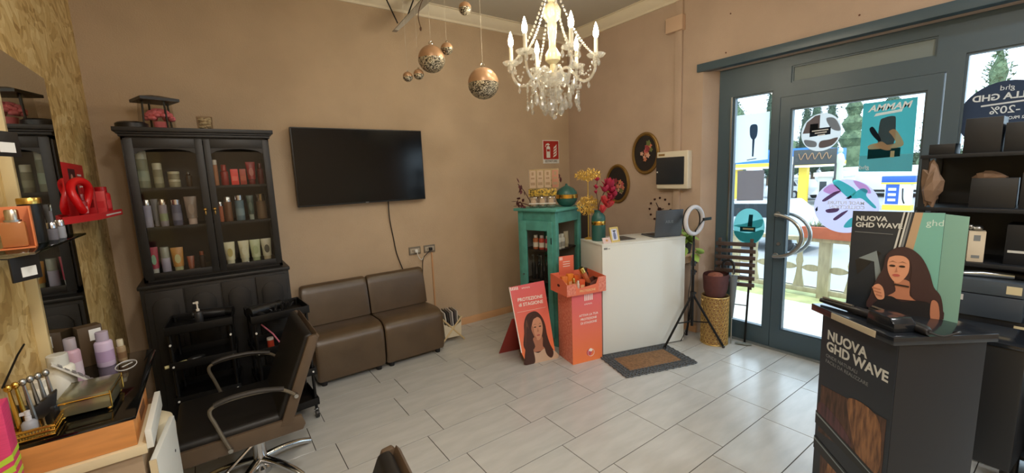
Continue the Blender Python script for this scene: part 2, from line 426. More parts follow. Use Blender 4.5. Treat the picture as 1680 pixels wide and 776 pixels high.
# ------------------------------------------------------------------ black display cabinet on the back wall
cb = thing('display_cabinet', 'tall black wooden cabinet with two glazed doors full of hair products', 'cabinet', (.005, 3.80, 0))
U0, U1 = -.20, .205   # local y: front of upper body, back
hw = .405
part(cb, 'lower_body', MB().box(-.425, .425, -.285, .205, .06, .985), BLACKWOOD, .003)
part(cb, 'plinth', MB().box(-.43, .43, -.295, .205, 0, .06), BLACKWOOD, .004)
part(cb, 'ledge', MB().prism([(-.435, -.30), (.435, -.30), (.435, .205), (-.435, .205)], .985, 1.012, 'xy'), BLACKWOOD, .008)
mb = MB().box(-hw, -hw+.02, U0+.02, U1, 1.012, 1.955).box(hw-.02, hw, U0+.02, U1, 1.012, 1.955).box(-hw, hw, U1-.012, U1, 1.012, 1.955).box(-hw, hw, U0+.02, U1, 1.935, 1.955).box(-hw, hw, U0+.02, U1, 1.012, 1.05)
part(cb, 'upper_body', mb, BLACKWOOD)
for z in (1.612, 1.352): part(cb, 'shelf', MB().box(-hw+.02, hw-.02, U0+.045, U1-.012, z, z+.018), BLACKWOOD2)
co = MB()
for k, (o, z0, z1) in enumerate(((.008, 1.955, 1.972), (.018, 1.972, 1.985), (.03, 1.985, 2.012))):
    co.box(-hw-o, hw+o, U0-o, U1, z0, z1)
part(cb, 'cornice', co, BLACKWOOD, .003)
def arched(x0, x1, z0, z1, rise=.03, n=8):
    pts = [(x0, z0), (x1, z0)]
    pts += [(x1, z1-rise)] + [(x1+(x0-x1)*i/n, z1-rise+rise*math.sin(PI*i/n)**.6) for i in range(1, n)] + [(x0, z1-rise)]
    return pts
for s, gx0, gx1 in ((-1, -.35, -.035), (1, .05, .36)):
    dx0, dx1 = (-.395, .008) if s < 0 else (.012, .398)
    d = part(cb, 'door', MB().box(dx0, gx0, U0, U0+.022, 1.03, 1.945).box(gx1, dx1, U0, U0+.022, 1.03, 1.945).box(gx0, gx1, U0, U0+.022, 1.03, 1.07).box(gx0, gx1, U0, U0+.022, 1.885, 1.945), BLACKWOOD, .002)
    part(d, 'arch', MB().prism([(gx0, 1.885), (gx0, 1.845)] + [(gx0+(gx1-gx0)*i/10, 1.845+.035*math.sin(PI*i/10)**.5) for i in range(1, 10)] + [(gx1, 1.845), (gx1, 1.885)], U0+.003, U0+.02), BLACKWOOD)
    part(d, 'glass', MB().box(gx0, gx1, U0+.008, U0+.012, 1.07, 1.86), GLASS2, smooth=False)
    kx = -.026 if s < 0 else .028
    part(d, 'knob', MB().lathe([(.009, 0), (.005, .004), (.004, .012), (.010, .017), (.011, .022), (.006, .028)], seg=14), BRASS, loc=(kx, U0-.001, 1.472), rot=(R(90), 0, 0))
    part(d, 'key_drop', MB().ell((kx, U0-.012, 1.447), .005, .004, .016), BRASS)
for i in range(4):
    x0 = -.405+i*.204; x1 = x0+.196
    d = part(cb, 'lower_door', MB().box(x0, x1, -.300, -.285, .10, .965), BLACKWOOD, .003)
    part(d, 'panel', MB().prism(arched(x0+.03, x1-.03, .15, .92, .05), -.308, -.3), BLACKWOOD, .003)

GRP = 'hair products in the black cabinet'
def cab(name, label, x, z, h, wd, body, cap, kind, y=3.70, **k):
    bottle(name, label, 'bottle' if kind in ('cyl', 'capsule', 'spray') else ('tube' if kind == 'tube' else ('jar' if kind == 'jar' else 'box')), (x, y, z), h, wd/2, body, cap, kind, GRP, **k)
SV = (205, 205, 210); ZT, ZM, ZB_ = 1.63, 1.37, 1.05
cab('hair_spray_can', 'tallest grey-green spray can at left end of cabinet top shelf', -.329, ZT, .245, .070, (120, 122, 104), (168, 166, 150), 'capsule', band=(150, 158, 140), capf=.24)
cab('hair_spray_can', 'slim grey-green spray can beside the tallest can on top shelf', -.251, ZT, .162, .052, (138, 134, 112), (190, 186, 168), 'capsule', band=(160, 156, 132), capf=.28)
cab('cream_jar', 'squat cream jar, lower one of two stacked on top shelf', -.169, ZT, .052, .066, (168, 160, 132), (204, 196, 168), 'jar', capf=.35)
cab('cream_jar', 'squat cream jar, upper one of two stacked on top shelf', -.169, ZT+.0525, .052, .066, (150, 142, 116), (196, 188, 160), 'jar', capf=.35)
cab('amber_bottle', 'small dark amber bottle near the door stile on top shelf', -.089, ZT, .10, .036, (60, 42, 24), (30, 28, 26), 'cyl')
cab('serum_bottle', 'slim tan bottle with pale cap behind right door stile', .066, ZT, .18, .032, (176, 118, 84), (216, 206, 196), 'capsule', capf=.2)
cab('red_bottle', 'dark red bottle with narrow neck on right top shelf', .117, ZT, .145, .047, (150, 40, 36), (156, 44, 40), 'cyl', capf=.3)
cab('red_carton', 'bright coral red carton on right top shelf', .177, ZT, .113, .046, (238, 62, 60), (255, 120, 110), 'box')
cab('red_carton', 'duller brick red carton beside the bright coral carton', .229, ZT, .112, .040, (176, 60, 44), (196, 100, 80), 'box')
cab('red_tube', 'wide dark red squeeze tube on right top shelf', .283, ZT, .163, .058, (158, 34, 40), (120, 24, 28), 'tube', band=(196, 120, 116))
cab('red_bottle', 'very dark red bottle at right end of top shelf', .342, ZT, .152, .042, (92, 22, 24), (82, 18, 20), 'cyl', capf=.25)
cab('lilac_bottle', 'lilac bottle with silver cap at left end of middle shelf', -.335, ZM, .186, .046, (176, 172, 196), SV, 'capsule', cmetal=1)
cab('lilac_tube', 'grey lilac tube tucked behind the leftmost lilac bottle', -.297, ZM, .185, .040, (134, 134, 146), (150, 150, 160), 'tube', y=3.765)
cab('lilac_bottle', 'slim lilac and green bottle, second on left middle shelf', -.254, ZM, .185, .046, (160, 150, 160), (200, 186, 170), 'capsule', band=(150, 160, 126), cmetal=1)
cab('blue_bottle', 'blue grey bottle with pinkish silver cap on left middle shelf', -.182, ZM, .180, .056, (104, 104, 128), (222, 208, 210), 'capsule', band=(126, 124, 146), cmetal=1)
cab('grey_tube', 'taupe squeeze tube with clear base on left middle shelf', -.100, ZM, .192, .068, (150, 132, 122), (214, 190, 180), 'tube', band=(170, 150, 138))
cab('copper_bottle', 'short orange copper bottle half hidden by the right stile', .067, ZM, .143, .030, (176, 96, 66), SV, 'capsule', cmetal=1)
cab('copper_bottle', 'brown copper bottle with silver cap on right middle shelf', .112, ZM, .178, .050, (122, 84, 62), SV, 'capsule', cmetal=1)
cab('steel_blue_bottle', 'steel blue bottle with bright silver cap on right middle shelf', .184, ZM, .187, .056, (104, 128, 142), SV, 'capsule', band=(128, 150, 160), cmetal=1)
cab('green_tube', 'dark green squeeze tube on right middle shelf', .253, ZM, .178, .044, (58, 76, 68), (160, 170, 160), 'tube', band=(90, 110, 100))
cab('bronze_bottle', 'wide bronze bottle at right end of middle shelf', .322, ZM, .190, .066, (110, 88, 66), (132, 118, 98), 'capsule', capf=.3, cmetal=1)
cab('red_green_tube', 'red and mint green tube at left end of bottom shelf', -.340, ZB_, .185, .050, (176, 66, 84), (196, 196, 190), 'tube', band=(150, 190, 160))
cab('white_lilac_bottle', 'lilac bottle with clear grey cap on left bottom shelf', -.280, ZB_, .180, .050, (186, 178, 200), (158, 160, 152), 'capsule', capf=.42)
cab('gold_tube', 'golden orange squeeze tube on left bottom shelf', -.214, ZB_, .168, .066, (196, 138, 66), (190, 190, 150), 'tube', band=(206, 200, 150))
cab('small_tube', 'small reddish brown tube on left bottom shelf', -.145, ZB_, .098, .040, (150, 80, 56), (150, 92, 70), 'tube')
cab('dark_bottle', 'dark brown bottle with copper cap on left bottom shelf', -.080, ZB_, .125, .036, (44, 30, 28), (142, 74, 48), 'cyl')
for i, x in enumerate((.088, .177, .250, .323)):
    cab('cream_tube', ['first cream white tube from the left on right bottom shelf', 'second cream white tube from the left on right bottom shelf', 'third pale green-tinged tube on right bottom shelf', 'rightmost cream tube with dark print on right bottom shelf'][i],
        x, ZB_, .168, .066, [(222, 214, 180), (214, 206, 176), (200, 206, 166), (210, 204, 180)][i], [(224, 220, 196), (220, 214, 190), (168, 180, 140), (206, 190, 160)][i], 'tube', band=[(196, 176, 110), (232, 226, 200), (180, 190, 146), (90, 86, 76)][i])

# things on top of the cabinet
ZK = 2.012
t = thing('flower_lantern', 'clear lantern with black lid holding a pink preserved flower on cabinet', 'lantern', (-.215, 3.80, ZK))
gl = MB()
for a in range(4):
    t0 = PI/4+a*PI/2
gm = G('lantern glass', (238, 235, 230), .06)
part(t, 'glass_box', MB().add([(-.095,-.095,0),(.095,-.095,0),(.095,.095,0),(-.095,.095,0),(-.085,-.085,.19),(.085,-.085,.19),(.085,.085,.19),(-.085,.085,.19)], [(0,1,5,4),(1,2,6,5),(2,3,7,6),(3,0,4,7)]), gm, smooth=False)
part(t, 'lid', MB().lathe([(.15, .19), (.15, .208), (.03, .232)], seg=4, rz=PI/4+.35), BLACKPL, smooth=False)
for x, y in ((-.07, -.06), (.055, -.06), (.07, .06), (-.04, .06)):
    part(t, 'rod', MB().cyl((x, y, .0), (x*.9, y*.9, .195), .006, seg=8), BLACKPL)
fm = M('pink flower', (240, 130, 142), .8)
fp = MB()
for i in range(60):
    a = random.random()*2*PI; e = random.uniform(0, 1.4); rad = .055
    c = (.012+rad*math.cos(a)*math.cos(e)*1.25, rad*math.sin(a)*math.cos(e), .075+rad*math.sin(e)*1.1)
    fp.ell(c, .020, .020, .016, 8, 5)
part(t, 'flower', fp, fm); part(t, 'flower_base', MB().cyl((.012, 0, 0), (.012, 0, .06), .03, .04, 14), fm)
t = thing('shell_jar', 'small glass tumbler filled with cream shells on cabinet top', 'jar', (.045, 3.76, ZK))
part(t, 'glass', MB().lathe([(.042, 0), (.046, .004), (.048, .10), (.045, .10), (.043, .008), (0, .008)], seg=24), gm)
sh = MB()
for i in range(70):
    a = random.random()*2*PI; q = random.random()**.5*.032; sh.ell((q*math.cos(a), q*math.sin(a), .02+random.random()*.07), .011, .010, .008, 7, 5)
o = part(t, 'shells', sh, M('cream shells', (240, 228, 200), .6)); o['kind'] = 'stuff'
single('round_case', 'flat black round case at left end of the cabinet top', 'case', MB().lathe([(.075, 0), (.085, .008), (.085, .035), (.07, .045), (0, .046)], seg=28), BLACKPL, (-.345, 3.73, ZK))

# ------------------------------------------------------------------ television, sockets, cables
tv = thing('television', 'large black flat television mounted on the tan wall', 'television', (1.188, 4.02, 1.42))
part(tv, 'bezel', MB().box(-.578, .578, -.075, -.035, 0, .665), BLACKPL, .006)
part(tv, 'screen', MB().box(-.568, .568, -.0765, -.074, .014, .656), M('tv screen', (9, 9, 10), .13, spec=.35), smooth=False)
part(tv, 'back_housing', MB().box(-.40, .40, -.036, -.02, .08, .48), BLACKPL, .01)
part(tv, 'wall_mount', MB().box(-.25, .25, -.022, 0, .2, .4), BLACKM)
part(tv, 'logo', MB().box(-.014, .014, -.0772, -.0765, .004, .011), M('grey logo', (150, 150, 150), .4), smooth=False)
WG = M('grey socket plate', (120, 112, 100), .35)
for x, lab in ((1.64, 'left wall socket with a white plug, above the sofa'), (1.80, 'right wall socket with a black plug, above the sofa')):
    s = thing('wall_socket', lab, 'socket', (x, 4.02, .865), 0, 'wall sockets')
    part(s, 'plate', MB().box(-.062, .062, -.012, 0, 0, .078), WG, .004)
    part(s, 'insert', MB().box(-.05, .05, -.0135, -.011, .016, .062), M('socket insert', (176, 166, 150), .4), .002)
    for dx in (-.025, 0, .025): part(s, 'hole', MB().cyl((dx, -.0142, .039), (dx, -.0132, .039), .005, seg=10), BLACKPL)
    part(s, 'plug', MB().box(-.012, .018, -.045, -.013, .024, .054), WHITE if x < 1.7 else BLACKPL, .004)
    if x < 1.7: part(s, 'cord', MB().tube(spline([(.005, -.045, .035), (.02, -.05, -.025), (.055, -.03, -.06), (.085, -.02, -.035)]), .004, 6), WHITE)
    else: part(s, 'cord', MB().tube(spline([(0, -.045, .035), (-.05, -.045, -.005), (-.09, -.03, -.065), (-.10, -.02, -.245)]), .004, 6), BLACKPL)
single('television_cable', 'black cable hanging from the television down behind the sofa', 'cable', MB().tube(spline([(1.40, 3.99, 1.43), (1.405, 4.005, 1.25), (1.43, 4.01, 1.05), (1.45, 4.01, .9), (1.50, 4.0, .72)]), .005, 6), BLACKPL)
single('cable_duct', 'thin beige cable duct running down the wall right of the sofa', 'duct', MB().box(1.815, 1.83, 4.008, 4.02, .075, .865), M('beige duct', (196, 150, 108), .5), bevel=.002)

# ------------------------------------------------------------------ sofa: two separate seats
SOFA = M('bronze brown leatherette', (86, 69, 50), .34, spec=.6, var=.12, vscale=5, bump=.10, bscale=22)
def sofa(x0, label):
    t = thing('sofa_seat', label, 'sofa', (x0, 3.99, 0), 0, 'bronze sofa modules')
    wd = .545; n = 10
    def loft(prof, name, puff=.012, bev=.02):
        mb = MB(); k = len(prof); vs = []; fs = []
        cy = sum(p[0] for p in prof)/k; cz = sum(p[1] for p in prof)/k
        xs = [0, .006, .02, .05] + [wd*i/6 for i in range(1, 6)] + [wd-.05, wd-.02, wd-.006, wd]
        for x in xs:
            e = min(x, wd-x); q = 1 - .045*max(0, 1-e/.02)**2
            for (y, z) in prof: vs.append((x, cy+(y-cy)*q, cz+(z-cz)*q))
        for i in range(len(xs)-1):
            for j in range(k): fs.append((i*k+j, i*k+(j+1) % k, (i+1)*k+(j+1) % k, (i+1)*k+j))
        fs += [tuple(range(k-1, -1, -1)), tuple((len(xs)-1)*k+j for j in range(k))]
        part(t, name, mb.add(vs, fs), SOFA, angle=50)
    seat = [(-.50, .045), (-.515, .10), (-.522, .25), (-.518, .34), (-.50, .385), (-.46, .412), (-.40, .422), (-.28, .418), (-.14, .41), (-.10, .40), (-.08, .2), (-.06, .045)]
    back = [(-.175, .415), (-.168, .47), (-.15, .58), (-.128, .68), (-.112, .735), (-.095, .752), (-.06, .755), (-.035, .745), (-.025, .70), (-.02, .42), (-.02, .05), (-.07, .05), (-.12, .40)]
    loft(seat, 'seat'); loft(back, 'backrest')
    for x in (.05, wd-.05):
        for y in (-.46, -.09): part(t, 'foot', MB().cyl((x, y, 0), (x, y, .05), .022, .026, 12), BLACKPL)
sofa(.545, 'left bronze leatherette sofa seat next to the black cabinet')
sofa(1.103, 'right bronze leatherette sofa seat next to the magazine rack')

# magazine rack
t = thing('magazine_rack', 'small cream canvas magazine rack on crossed wooden legs beside sofa', 'rack', (1.84, 3.74, 0), R(-8))
WOODL = M('pale wood', (206, 184, 142), .55)
for y in (-.10, .10):
    part(t, 'leg', MB().tube([(-.115, y, .01), (.10, y, .25)], .009, 8), WOODL); part(t, 'leg', MB().tube([(.115, y*.96, .01), (-.10, y*.96, .25)], .009, 8), WOODL)
part(t, 'sling', MB().prism([(-.095, .24), (-.085, .05), (.085, .05), (.095, .24), (.089, .24), (.079, .057), (-.079, .057), (-.089, .24)], -.095, .095), M('cream canvas', (214, 204, 180), .8))
part(t, 'end_panel', MB().prism([(-.092, .20), (-.084, .052), (.084, .052), (.092, .20), (.04, .165), (-.04, .165)], -.099, -.095), MATS['cream canvas'])
for i in range(6):
    x = -.055+i*.022
    single('magazine', ['magazine at the left end of the rack', 'second magazine from left in the rack', 'third magazine from left in the rack', 'fourth magazine from left in the rack', 'fifth magazine from left in the rack', 'magazine at the right end of the rack'][i] + ', ' + ['white spine', 'black cover', 'grey cover', 'white cover', 'dark cover', 'pale cover'][i], 'magazine',
           MB().obox((0, 0, .125), (.010, .17, .24), 0, 0, R(-8+i*2)), M('mag%d' % i, [(210, 208, 200), (50, 48, 50), (120, 116, 116), (196, 192, 190), (70, 66, 70), (180, 176, 170)][i], .35), (1.84+x, 3.74-.139*x, .06), R(-8), group='magazines in the canvas rack', bevel=.001)

# ------------------------------------------------------------------ salon chairs
BRLEA = M('brown chair leatherette', (88, 72, 56), .45, var=.08, vscale=10)
DKLEA = M('dark chair leatherette', (20, 18, 17), .5, var=.1, vscale=12)
ARMM = M('bronze grey armrest', (120, 112, 98), .35, metal=.5)
def styling_chair(label, loc, rz):
    """seat faces local -X"""
    t = thing('styling_chair', label, 'chair', loc, rz, 'salon styling chairs')
    part(t, 'base_disc', MB().lathe([(.05, .0), (.05, .03), (.03, .05)], seg=20), CHROME)
    for i in range(5):
        a = R(20+72*i)
        pts = spline([(.03*math.cos(a), .03*math.sin(a), .075), (.12*math.cos(a), .12*math.sin(a), .07), (.22*math.cos(a), .22*math.sin(a), .05), (.29*math.cos(a), .29*math.sin(a), .022)], 4)
        part(t, 'base_foot', MB().tube(pts, [.024-.008*i2/(len(pts)-1) for i2 in range(len(pts))], 10), CHROME)
    part(t, 'column', MB().cyl((0, 0, .03), (0, 0, .20), .034, seg=20).cyl((0, 0, .20), (0, 0, .30), .024, seg=20), CHROME)
    part(t, 'pump_lever', MB().tube([(.02, -.02, .285), (.06, -.08, .29), (-.18, -.16, .14), (-.24, -.18, .12)], .008, 8), CHROME)
    part(t, 'seat_plate', MB().box(-.12, .12, -.12, .12, .29, .312), BLACKM, .004)
    part(t, 'seat', MB().box(-.34, .17, -.262, .262, .33, .43), DKLEA, .028, bseg=3)
    for y in (-1, 1):
        part(t, 'seat_side', MB().prism([(-.34, .318), (.20, .318), (.215, .345), (.20, .40), (-.33, .40)], y*.262, y*.285), BRLEA, .006)
        part(t, 'back_side', MB().prism([(.095, .37), (.15, .36), (.32, .80), (.307, .82), (.275, .815)], y*.262, y*.287), BRLEA, .006)
        arm = spline([(.182, y*.296, .525), (.12, y*.296, .575), (.02, y*.298, .597), (-.10, y*.298, .60), (-.17, y*.298, .585), (-.185, y*.298, .555), (-.17, y*.298, .50), (-.145, y*.298, .41), (-.125, y*.296, .345)], 5)
        a = part(t, 'armrest', MB().tube(arm, .009, 8), ARMM)
        part(a, 'arm_pad', MB().tube(spline([(.13, y*.298, .578), (.02, y*.298, .604), (-.10, y*.298, .607), (-.165, y*.298, .592)], 5), .0125, 8), M('arm pad', (44, 40, 36), .5))
        part(a, 'bolt', MB().cyl((.182, y*.29, .525), (.182, y*.315, .525), .011, seg=10), STEEL); part(a, 'bolt', MB().cyl((-.125, y*.28, .345), (-.125, y*.312, .345), .011, seg=10), STEEL)
    part(t, 'backrest', MB().prism([(.075, .38), (.14, .365), (.305, .80), (.293, .825), (.26, .82)], -.262, .262), DKLEA, .02, bseg=3)
    part(t, 'back_rail', MB().prism([(.142, .36), (.155, .36), (.33, .805), (.317, .825), (.305, .80)], -.27, .27), BRLEA, .004)
    return t
styling_chair('dark brown styling chair facing the mirror, in front of the black cabinet', (.075, 2.67, 0), 0)
styling_chair('brown styling chair close to the camera, only its back top in view', (.035, .95, 0), R(-6))

# ------------------------------------------------------------------ black salon trolleys
def trolley(label, x, y, rz, n):
    t = thing('salon_trolley', label, 'trolley', (x, y, 0), rz, 'black salon trolleys')
    for px in (-.15, .15):
        for py in (-.13, .13):
            part(t, 'post', MB().cyl((px, py, .07), (px, py, .80), .010, seg=10), BLACKM)
            c = part(t, 'caster', MB().cyl((px-.01, py, .032), (px+.01, py, .032), .030, seg=18), BLACKPL)
            part(c, 'fork', MB().cyl((px, py, .06), (px, py, .075), .010, seg=8).box(px-.016, px-.011, py-.008, py+.008, .03, .066).box(px+.011, px+.016, py-.008, py+.008, .03, .066), CHROME)
    for z in (.10, .32, .54, .76):
        part(t, 'tray', MB().box(-.17, .17, -.15, .15, z, z+.008).box(-.17, .17, -.15, -.143, z, z+.05).box(-.17, .17, .143, .15, z, z+.05).box(-.17, -.163, -.143, .143, z, z+.05).box(.163, .17, -.143, .143, z, z+.05), BLACKM, .002)
    for px in (-.15, .15):
        for z in (.345, .565, .70): part(t, 'screw', MB().cyl((px, -.143, z), (px, -.155, z), .006, seg=8), WHITE)
    return t
trolley('black wheeled salon trolley with a white spray bottle on it', -.12, 3.28, R(-4), 0)
trolley('black wheeled salon trolley behind the chair, holding combs', .29, 3.18, R(4), 1)
bottle('spray_bottle', 'small spray bottle with white trigger on the left trolley', 'bottle', (-.13, 3.24, .768), .15, .022, (40, 40, 42), (226, 220, 208), 'spray', capf=.4)
t = thing('hair_brush', 'hair brush with pale handle on the middle tray of left trolley', 'brush', (-.20, 3.2, .548), R(20))
part(t, 'handle', MB().tube([(-.13, 0, .02), (-.02, 0, .02)], .010, 8), M('pale handle', (206, 196, 140), .4)); part(t, 'head', MB().ell((.03, 0, .022), .05, .024, .018), BLACKPL)
single('tail_comb', 'pink tail comb sticking out of the right trolley', 'comb', MB().tube([(-.05, 0, .17), (.01, 0, .09), (.05, -.02, .01)], .005, 8), M('pink plastic', (214, 120, 140), .4), (.24, 3.14, .548))
single('gold_clip', 'long gold hair clip lying in the right trolley', 'clip', MB().box(-.06, .06, -.006, .006, 0, .008), GOLD, (.20, 3.10, .548), R(-30), bevel=.002)
for i, (dx, c, lab) in enumerate(((.06, (206, 176, 160), 'pale pink tube standing in right trolley tray'), (.10, (180, 150, 120), 'beige tube standing beside the pink one in right trolley'), (-.06, (170, 60, 40), 'reddish jar in the middle tray of right trolley'))):
    bottle('product_tube', lab, 'tube', (.29+dx, 3.14, .548), .13 if i < 2 else .07, .02, c, (200, 190, 180), 'tube' if i < 2 else 'jar')
tw = MB()
for i in range(26):
    a = random.uniform(0, 2*PI); q = random.uniform(.02, .12); p = [(q*math.cos(a)*random.uniform(.6, 1.2), q*math.sin(a)*random.uniform(.6, 1), .01+random.random()*.05) for _ in range(4)]
    tw.tube(spline(p, 3), .005, 6)
single('cable_tangle', 'tangle of black hair dryer cables on top of right trolley', 'cable', tw, BLACKPL, (.31, 3.18, .77))
dr = thing('hair_dryer', 'black hair dryer lying on the right trolley top', 'dryer', (.20, 3.16, .77), R(30))
part(dr, 'barrel', MB().cyl((-.08, 0, .04), (.10, 0, .04), .036, .03, 18), BLACKPL); part(dr, 'grip', MB().tube([(-.03, 0, .03), (-.05, -.10, .022)], .018, 10), BLACKPL); part(dr, 'nozzle', MB().cyl((.10, 0, .04), (.14, 0, .04), .028, .03, 12), BLACKM)
dr = thing('hair_dryer', 'black hair dryer lying on the left trolley top behind the spray bottle', 'dryer', (-.08, 3.32, .77), R(-20))
part(dr, 'barrel', MB().cyl((-.08, 0, .04), (.10, 0, .04), .036, .03, 18), BLACKPL); part(dr, 'grip', MB().tube([(-.03, 0, .03), (-.05, -.10, .022)], .018, 10), BLACKPL); part(dr, 'nozzle', MB().cyl((.10, 0, .04), (.14, 0, .04), .028, .03, 12), BLACKM)

# ------------------------------------------------------------------ mirror station on the left wall
mr = thing('wall_mirror', 'tall frameless wall mirror on pale board above the dressing console', 'mirror', (XL, 2.6, .87))
part(mr, 'backing_board', MB().box(0, .032, -.31, .31, 0, 1.28), M('cream mirror edge', (214, 196, 150), .5), .001)
part(mr, 'mirror_glass', MB().box(.0325, .0365, -.305, .305, .005, 1.275), MIRROR, smooth=False)
vt = thing('dressing_console', 'dressing console with black glass top, wooden drawer box and white door', 'console', (0, 0, 0))
BG = M('black glass', (10, 11, 11), .06, spec=.6)
WOODO = M('orange beech veneer', (206, 140, 78), .45, var=.10, vscale=6, stretch=(1, 6, 6))
CREAM = M('cream laminate edge', (222, 206, 170), .5)
TAUPE = M('taupe laminate', (168, 146, 120), .5)
top = [(-.583, 1.857), (-.285, 1.857), (-.285, 2.58)] + [(-.325+.04*math.cos(a), 2.58+.04*math.sin(a)) for a in (R(30), R(60), R(90))] + [(-.583, 2.62)]
part(vt, 'glass_top', MB().prism(top, .848, .86, 'xy'), BG, .002)
part(vt, 'top_mark', MB().tube([(-.375+.035*math.cos(i*PI/10), 2.44+.065*math.sin(i*PI/10), .8605) for i in range(20)], .0016, 5, closed=True), WHITE)
part(vt, 'top_mark', MB().obox((-.372, 2.445, .8605), (.006, .05, .001), R(-35)), WHITE)
part(vt, 'drawer_box', MB().box(-.583, -.292, 1.857, 2.19, .755, .847), WOODO, .001)
part(vt, 'drawer_slot', MB().box(-.2925, -.2905, 1.98, 2.10, .785, .82), M('slot shadow wood', (110, 70, 40), .6))
part(vt, 'ledge', MB().box(-.583, -.268, 1.84, 2.195, .722, .754), CREAM, .002)
part(vt, 'carcass', MB().box(-.583, -.285, 1.855, 2.19, .0, .722), TAUPE, .002)
part(vt, 'front_panel', MB().box(-.268, -.25, 1.845, 2.19, .735, .80), WHITEP, .001)
dd = part(vt, 'door', MB().box(-.009, .009, 0, .33, 0, .62), WHITEP, .002, loc=(-.262, 1.86, .06), rot=(0, 0, R(-6)))
part(dd, 'door_edge', MB().box(-.010, .010, -.002, .004, 0, .62), CREAM); part(dd, 'lock_hole', MB().cyl((.0085, .26, .50), (.0105, .26, .50), .006, seg=8), BLACKPL)
single('waste_bin', 'cream rounded waste bin standing past the console door', 'bin', MB().lathe([(.065, 0), (.07, .01), (.082, .54), (.085, .60), (.078, .64), (.06, .655), (0, .658)], seg=28), M('cream plastic', (208, 196, 166), .5), (-.312, 2.29, 0))

def on_desk(x, y): return (x, y, .86)
bottle('lavender_bottle', 'lavender shampoo bottle standing at far end of the console', 'bottle', on_desk(-.445, 2.50), .155, .031, (206, 186, 212), (182, 168, 186), 'cyl', band=(176, 150, 184), capf=.26)
bottle('small_oil_bottle', 'small clear brown bottle right of the lavender bottle', 'bottle', on_desk(-.395, 2.52), .10, .017, (150, 128, 96), (196, 186, 160), 'cyl', band=(120, 90, 60), capf=.3)
bottle('white_round_bottle', 'white rounded bottle with clear cap in middle of the console', 'bottle', on_desk(-.525, 2.225), .165, .042, (232, 230, 218), (206, 206, 198), 'cyl', capf=.26)
bottle('white_round_bottle', 'white rounded bottle half hidden behind the gold basket', 'bottle', on_desk(-.552, 2.10), .12, .030, (224, 220, 208), (224, 220, 208), 'cyl', capf=.2)
bottle('silver_pink_bottle', 'pink grey bottle with silver cap standing against the mirror', 'bottle', on_desk(-.515, 2.36), .185, .026, (196, 160, 176), (160, 150, 156), 'cyl', capf=.25, band=(206, 190, 200))
bx = thing('product_carton', 'dark brown carton with white label behind the lavender bottle', 'box', on_desk(-.50, 2.575), R(25))
part(bx, 'carton', MB().box(-.04, .04, -.03, .03, 0, .175), M('dark brown card', (78, 60, 38), .5), .001); part(bx, 'label', MB().box(-.005, .035, -.031, -.030, .11, .16), WHITE, smooth=False)
# nail tip display leaning on the white bottle
nt_ = thing('nail_chart', 'clear strip of nail samples leaning against the pink bottle', 'sample chart', on_desk(-.425, 2.215), R(15))
part(nt_, 'strip', MB().obox((-.05, 0, .075), (.006, .05, .19), 0, 0, R(-42)), M('milky acrylic', (206, 204, 198), .25), .001)
for i in range(7):
    for j in (-.012, .012):
        u = -.075+i*.024; part(nt_, 'nail', MB().obox((-.05-u*.67+.004, j, .075+u*.743+.004), (.002, .012, .017), 0, 0, R(-42)), M('nail grey', (120, 116, 116), .3), .001)
# mirrored gold jewellery box
jb = thing('jewellery_box', 'mirrored glass jewellery box with gold edges and feet on the console', 'box', on_desk(-.418, 2.05), R(-3))
MG = M('smoked mirror glass', (150, 148, 122), .18, metal=.7)
part(jb, 'body', MB().box(-.066, .066, -.084, .084, .014, .060), MG, .001)
part(jb, 'lid', MB().box(-.068, .068, -.086, .086, .062, .072), MG, .002)
for sx in (-1, 1):
    part(jb, 'gold_edge', MB().tube([(sx*.068, -.086, .061), (sx*.068, .086, .061)], .0028, 6), GOLD)
    part(jb, 'gold_edge', MB().tube([(-.068, sx*.086, .061), (.068, sx*.086, .061)], .0028, 6), GOLD)
    for sy in (-1, 1):
        part(jb, 'corner_edge', MB().tube([(sx*.067, sy*.085, .013), (sx*.067, sy*.085, .072)], .0025, 6), GOLD)
        part(jb, 'foot', MB().ell((sx*.058, sy*.074, .0075), .0075), GOLD)
# woven gold tray basket with tools
bk = thing('gold_basket', 'woven gold wire basket with sloping sides holding styling tools', 'basket', on_desk(-.522, 1.955), R(0))
for k in range(3):
    z = .006+k*.016; hx, hy = .040+k*.003, .080+k*.006; wv = []
    for side in range(4):
        for i in range(12):
            u = -1+2*i/12; p = [(u*hx, -hy), (hx, u*hy), (-u*hx, hy), (-hx, -u*hy)][side]
            wv.append((p[0], p[1], z+.004*math.sin(i*PI+k*PI)))
    part(bk, 'wire_ring', MB().tube(wv, .0045, 6, closed=True), GOLD)
br = MB()
for side in range(4):
    for i in range(14):
        u = -1+2*i/13
        for e in (-1, 1):
            u2 = max(-1, min(1, u+e*.12)); hx, hy = .040, .080; p = [(u*hx, -hy), (hx, u*hy), (-u*hx, hy), (-hx, -u*hy)][side]; q = [(u2*hx*1.15, -hy*1.15), (hx*1.15, u2*hy*1.15), (-u2*hx*1.15, hy*1.15), (-hx*1.15, -u2*hy*1.15)][side]
            br.tube([(p[0], p[1], .006), (q[0], q[1], .042)], .0025, 5)
o = part(bk, 'lattice', br, GOLD); o['kind'] = 'stuff'
part(bk, 'floor', MB().box(-.038, .038, -.078, .078, .001, .005), BRASS)
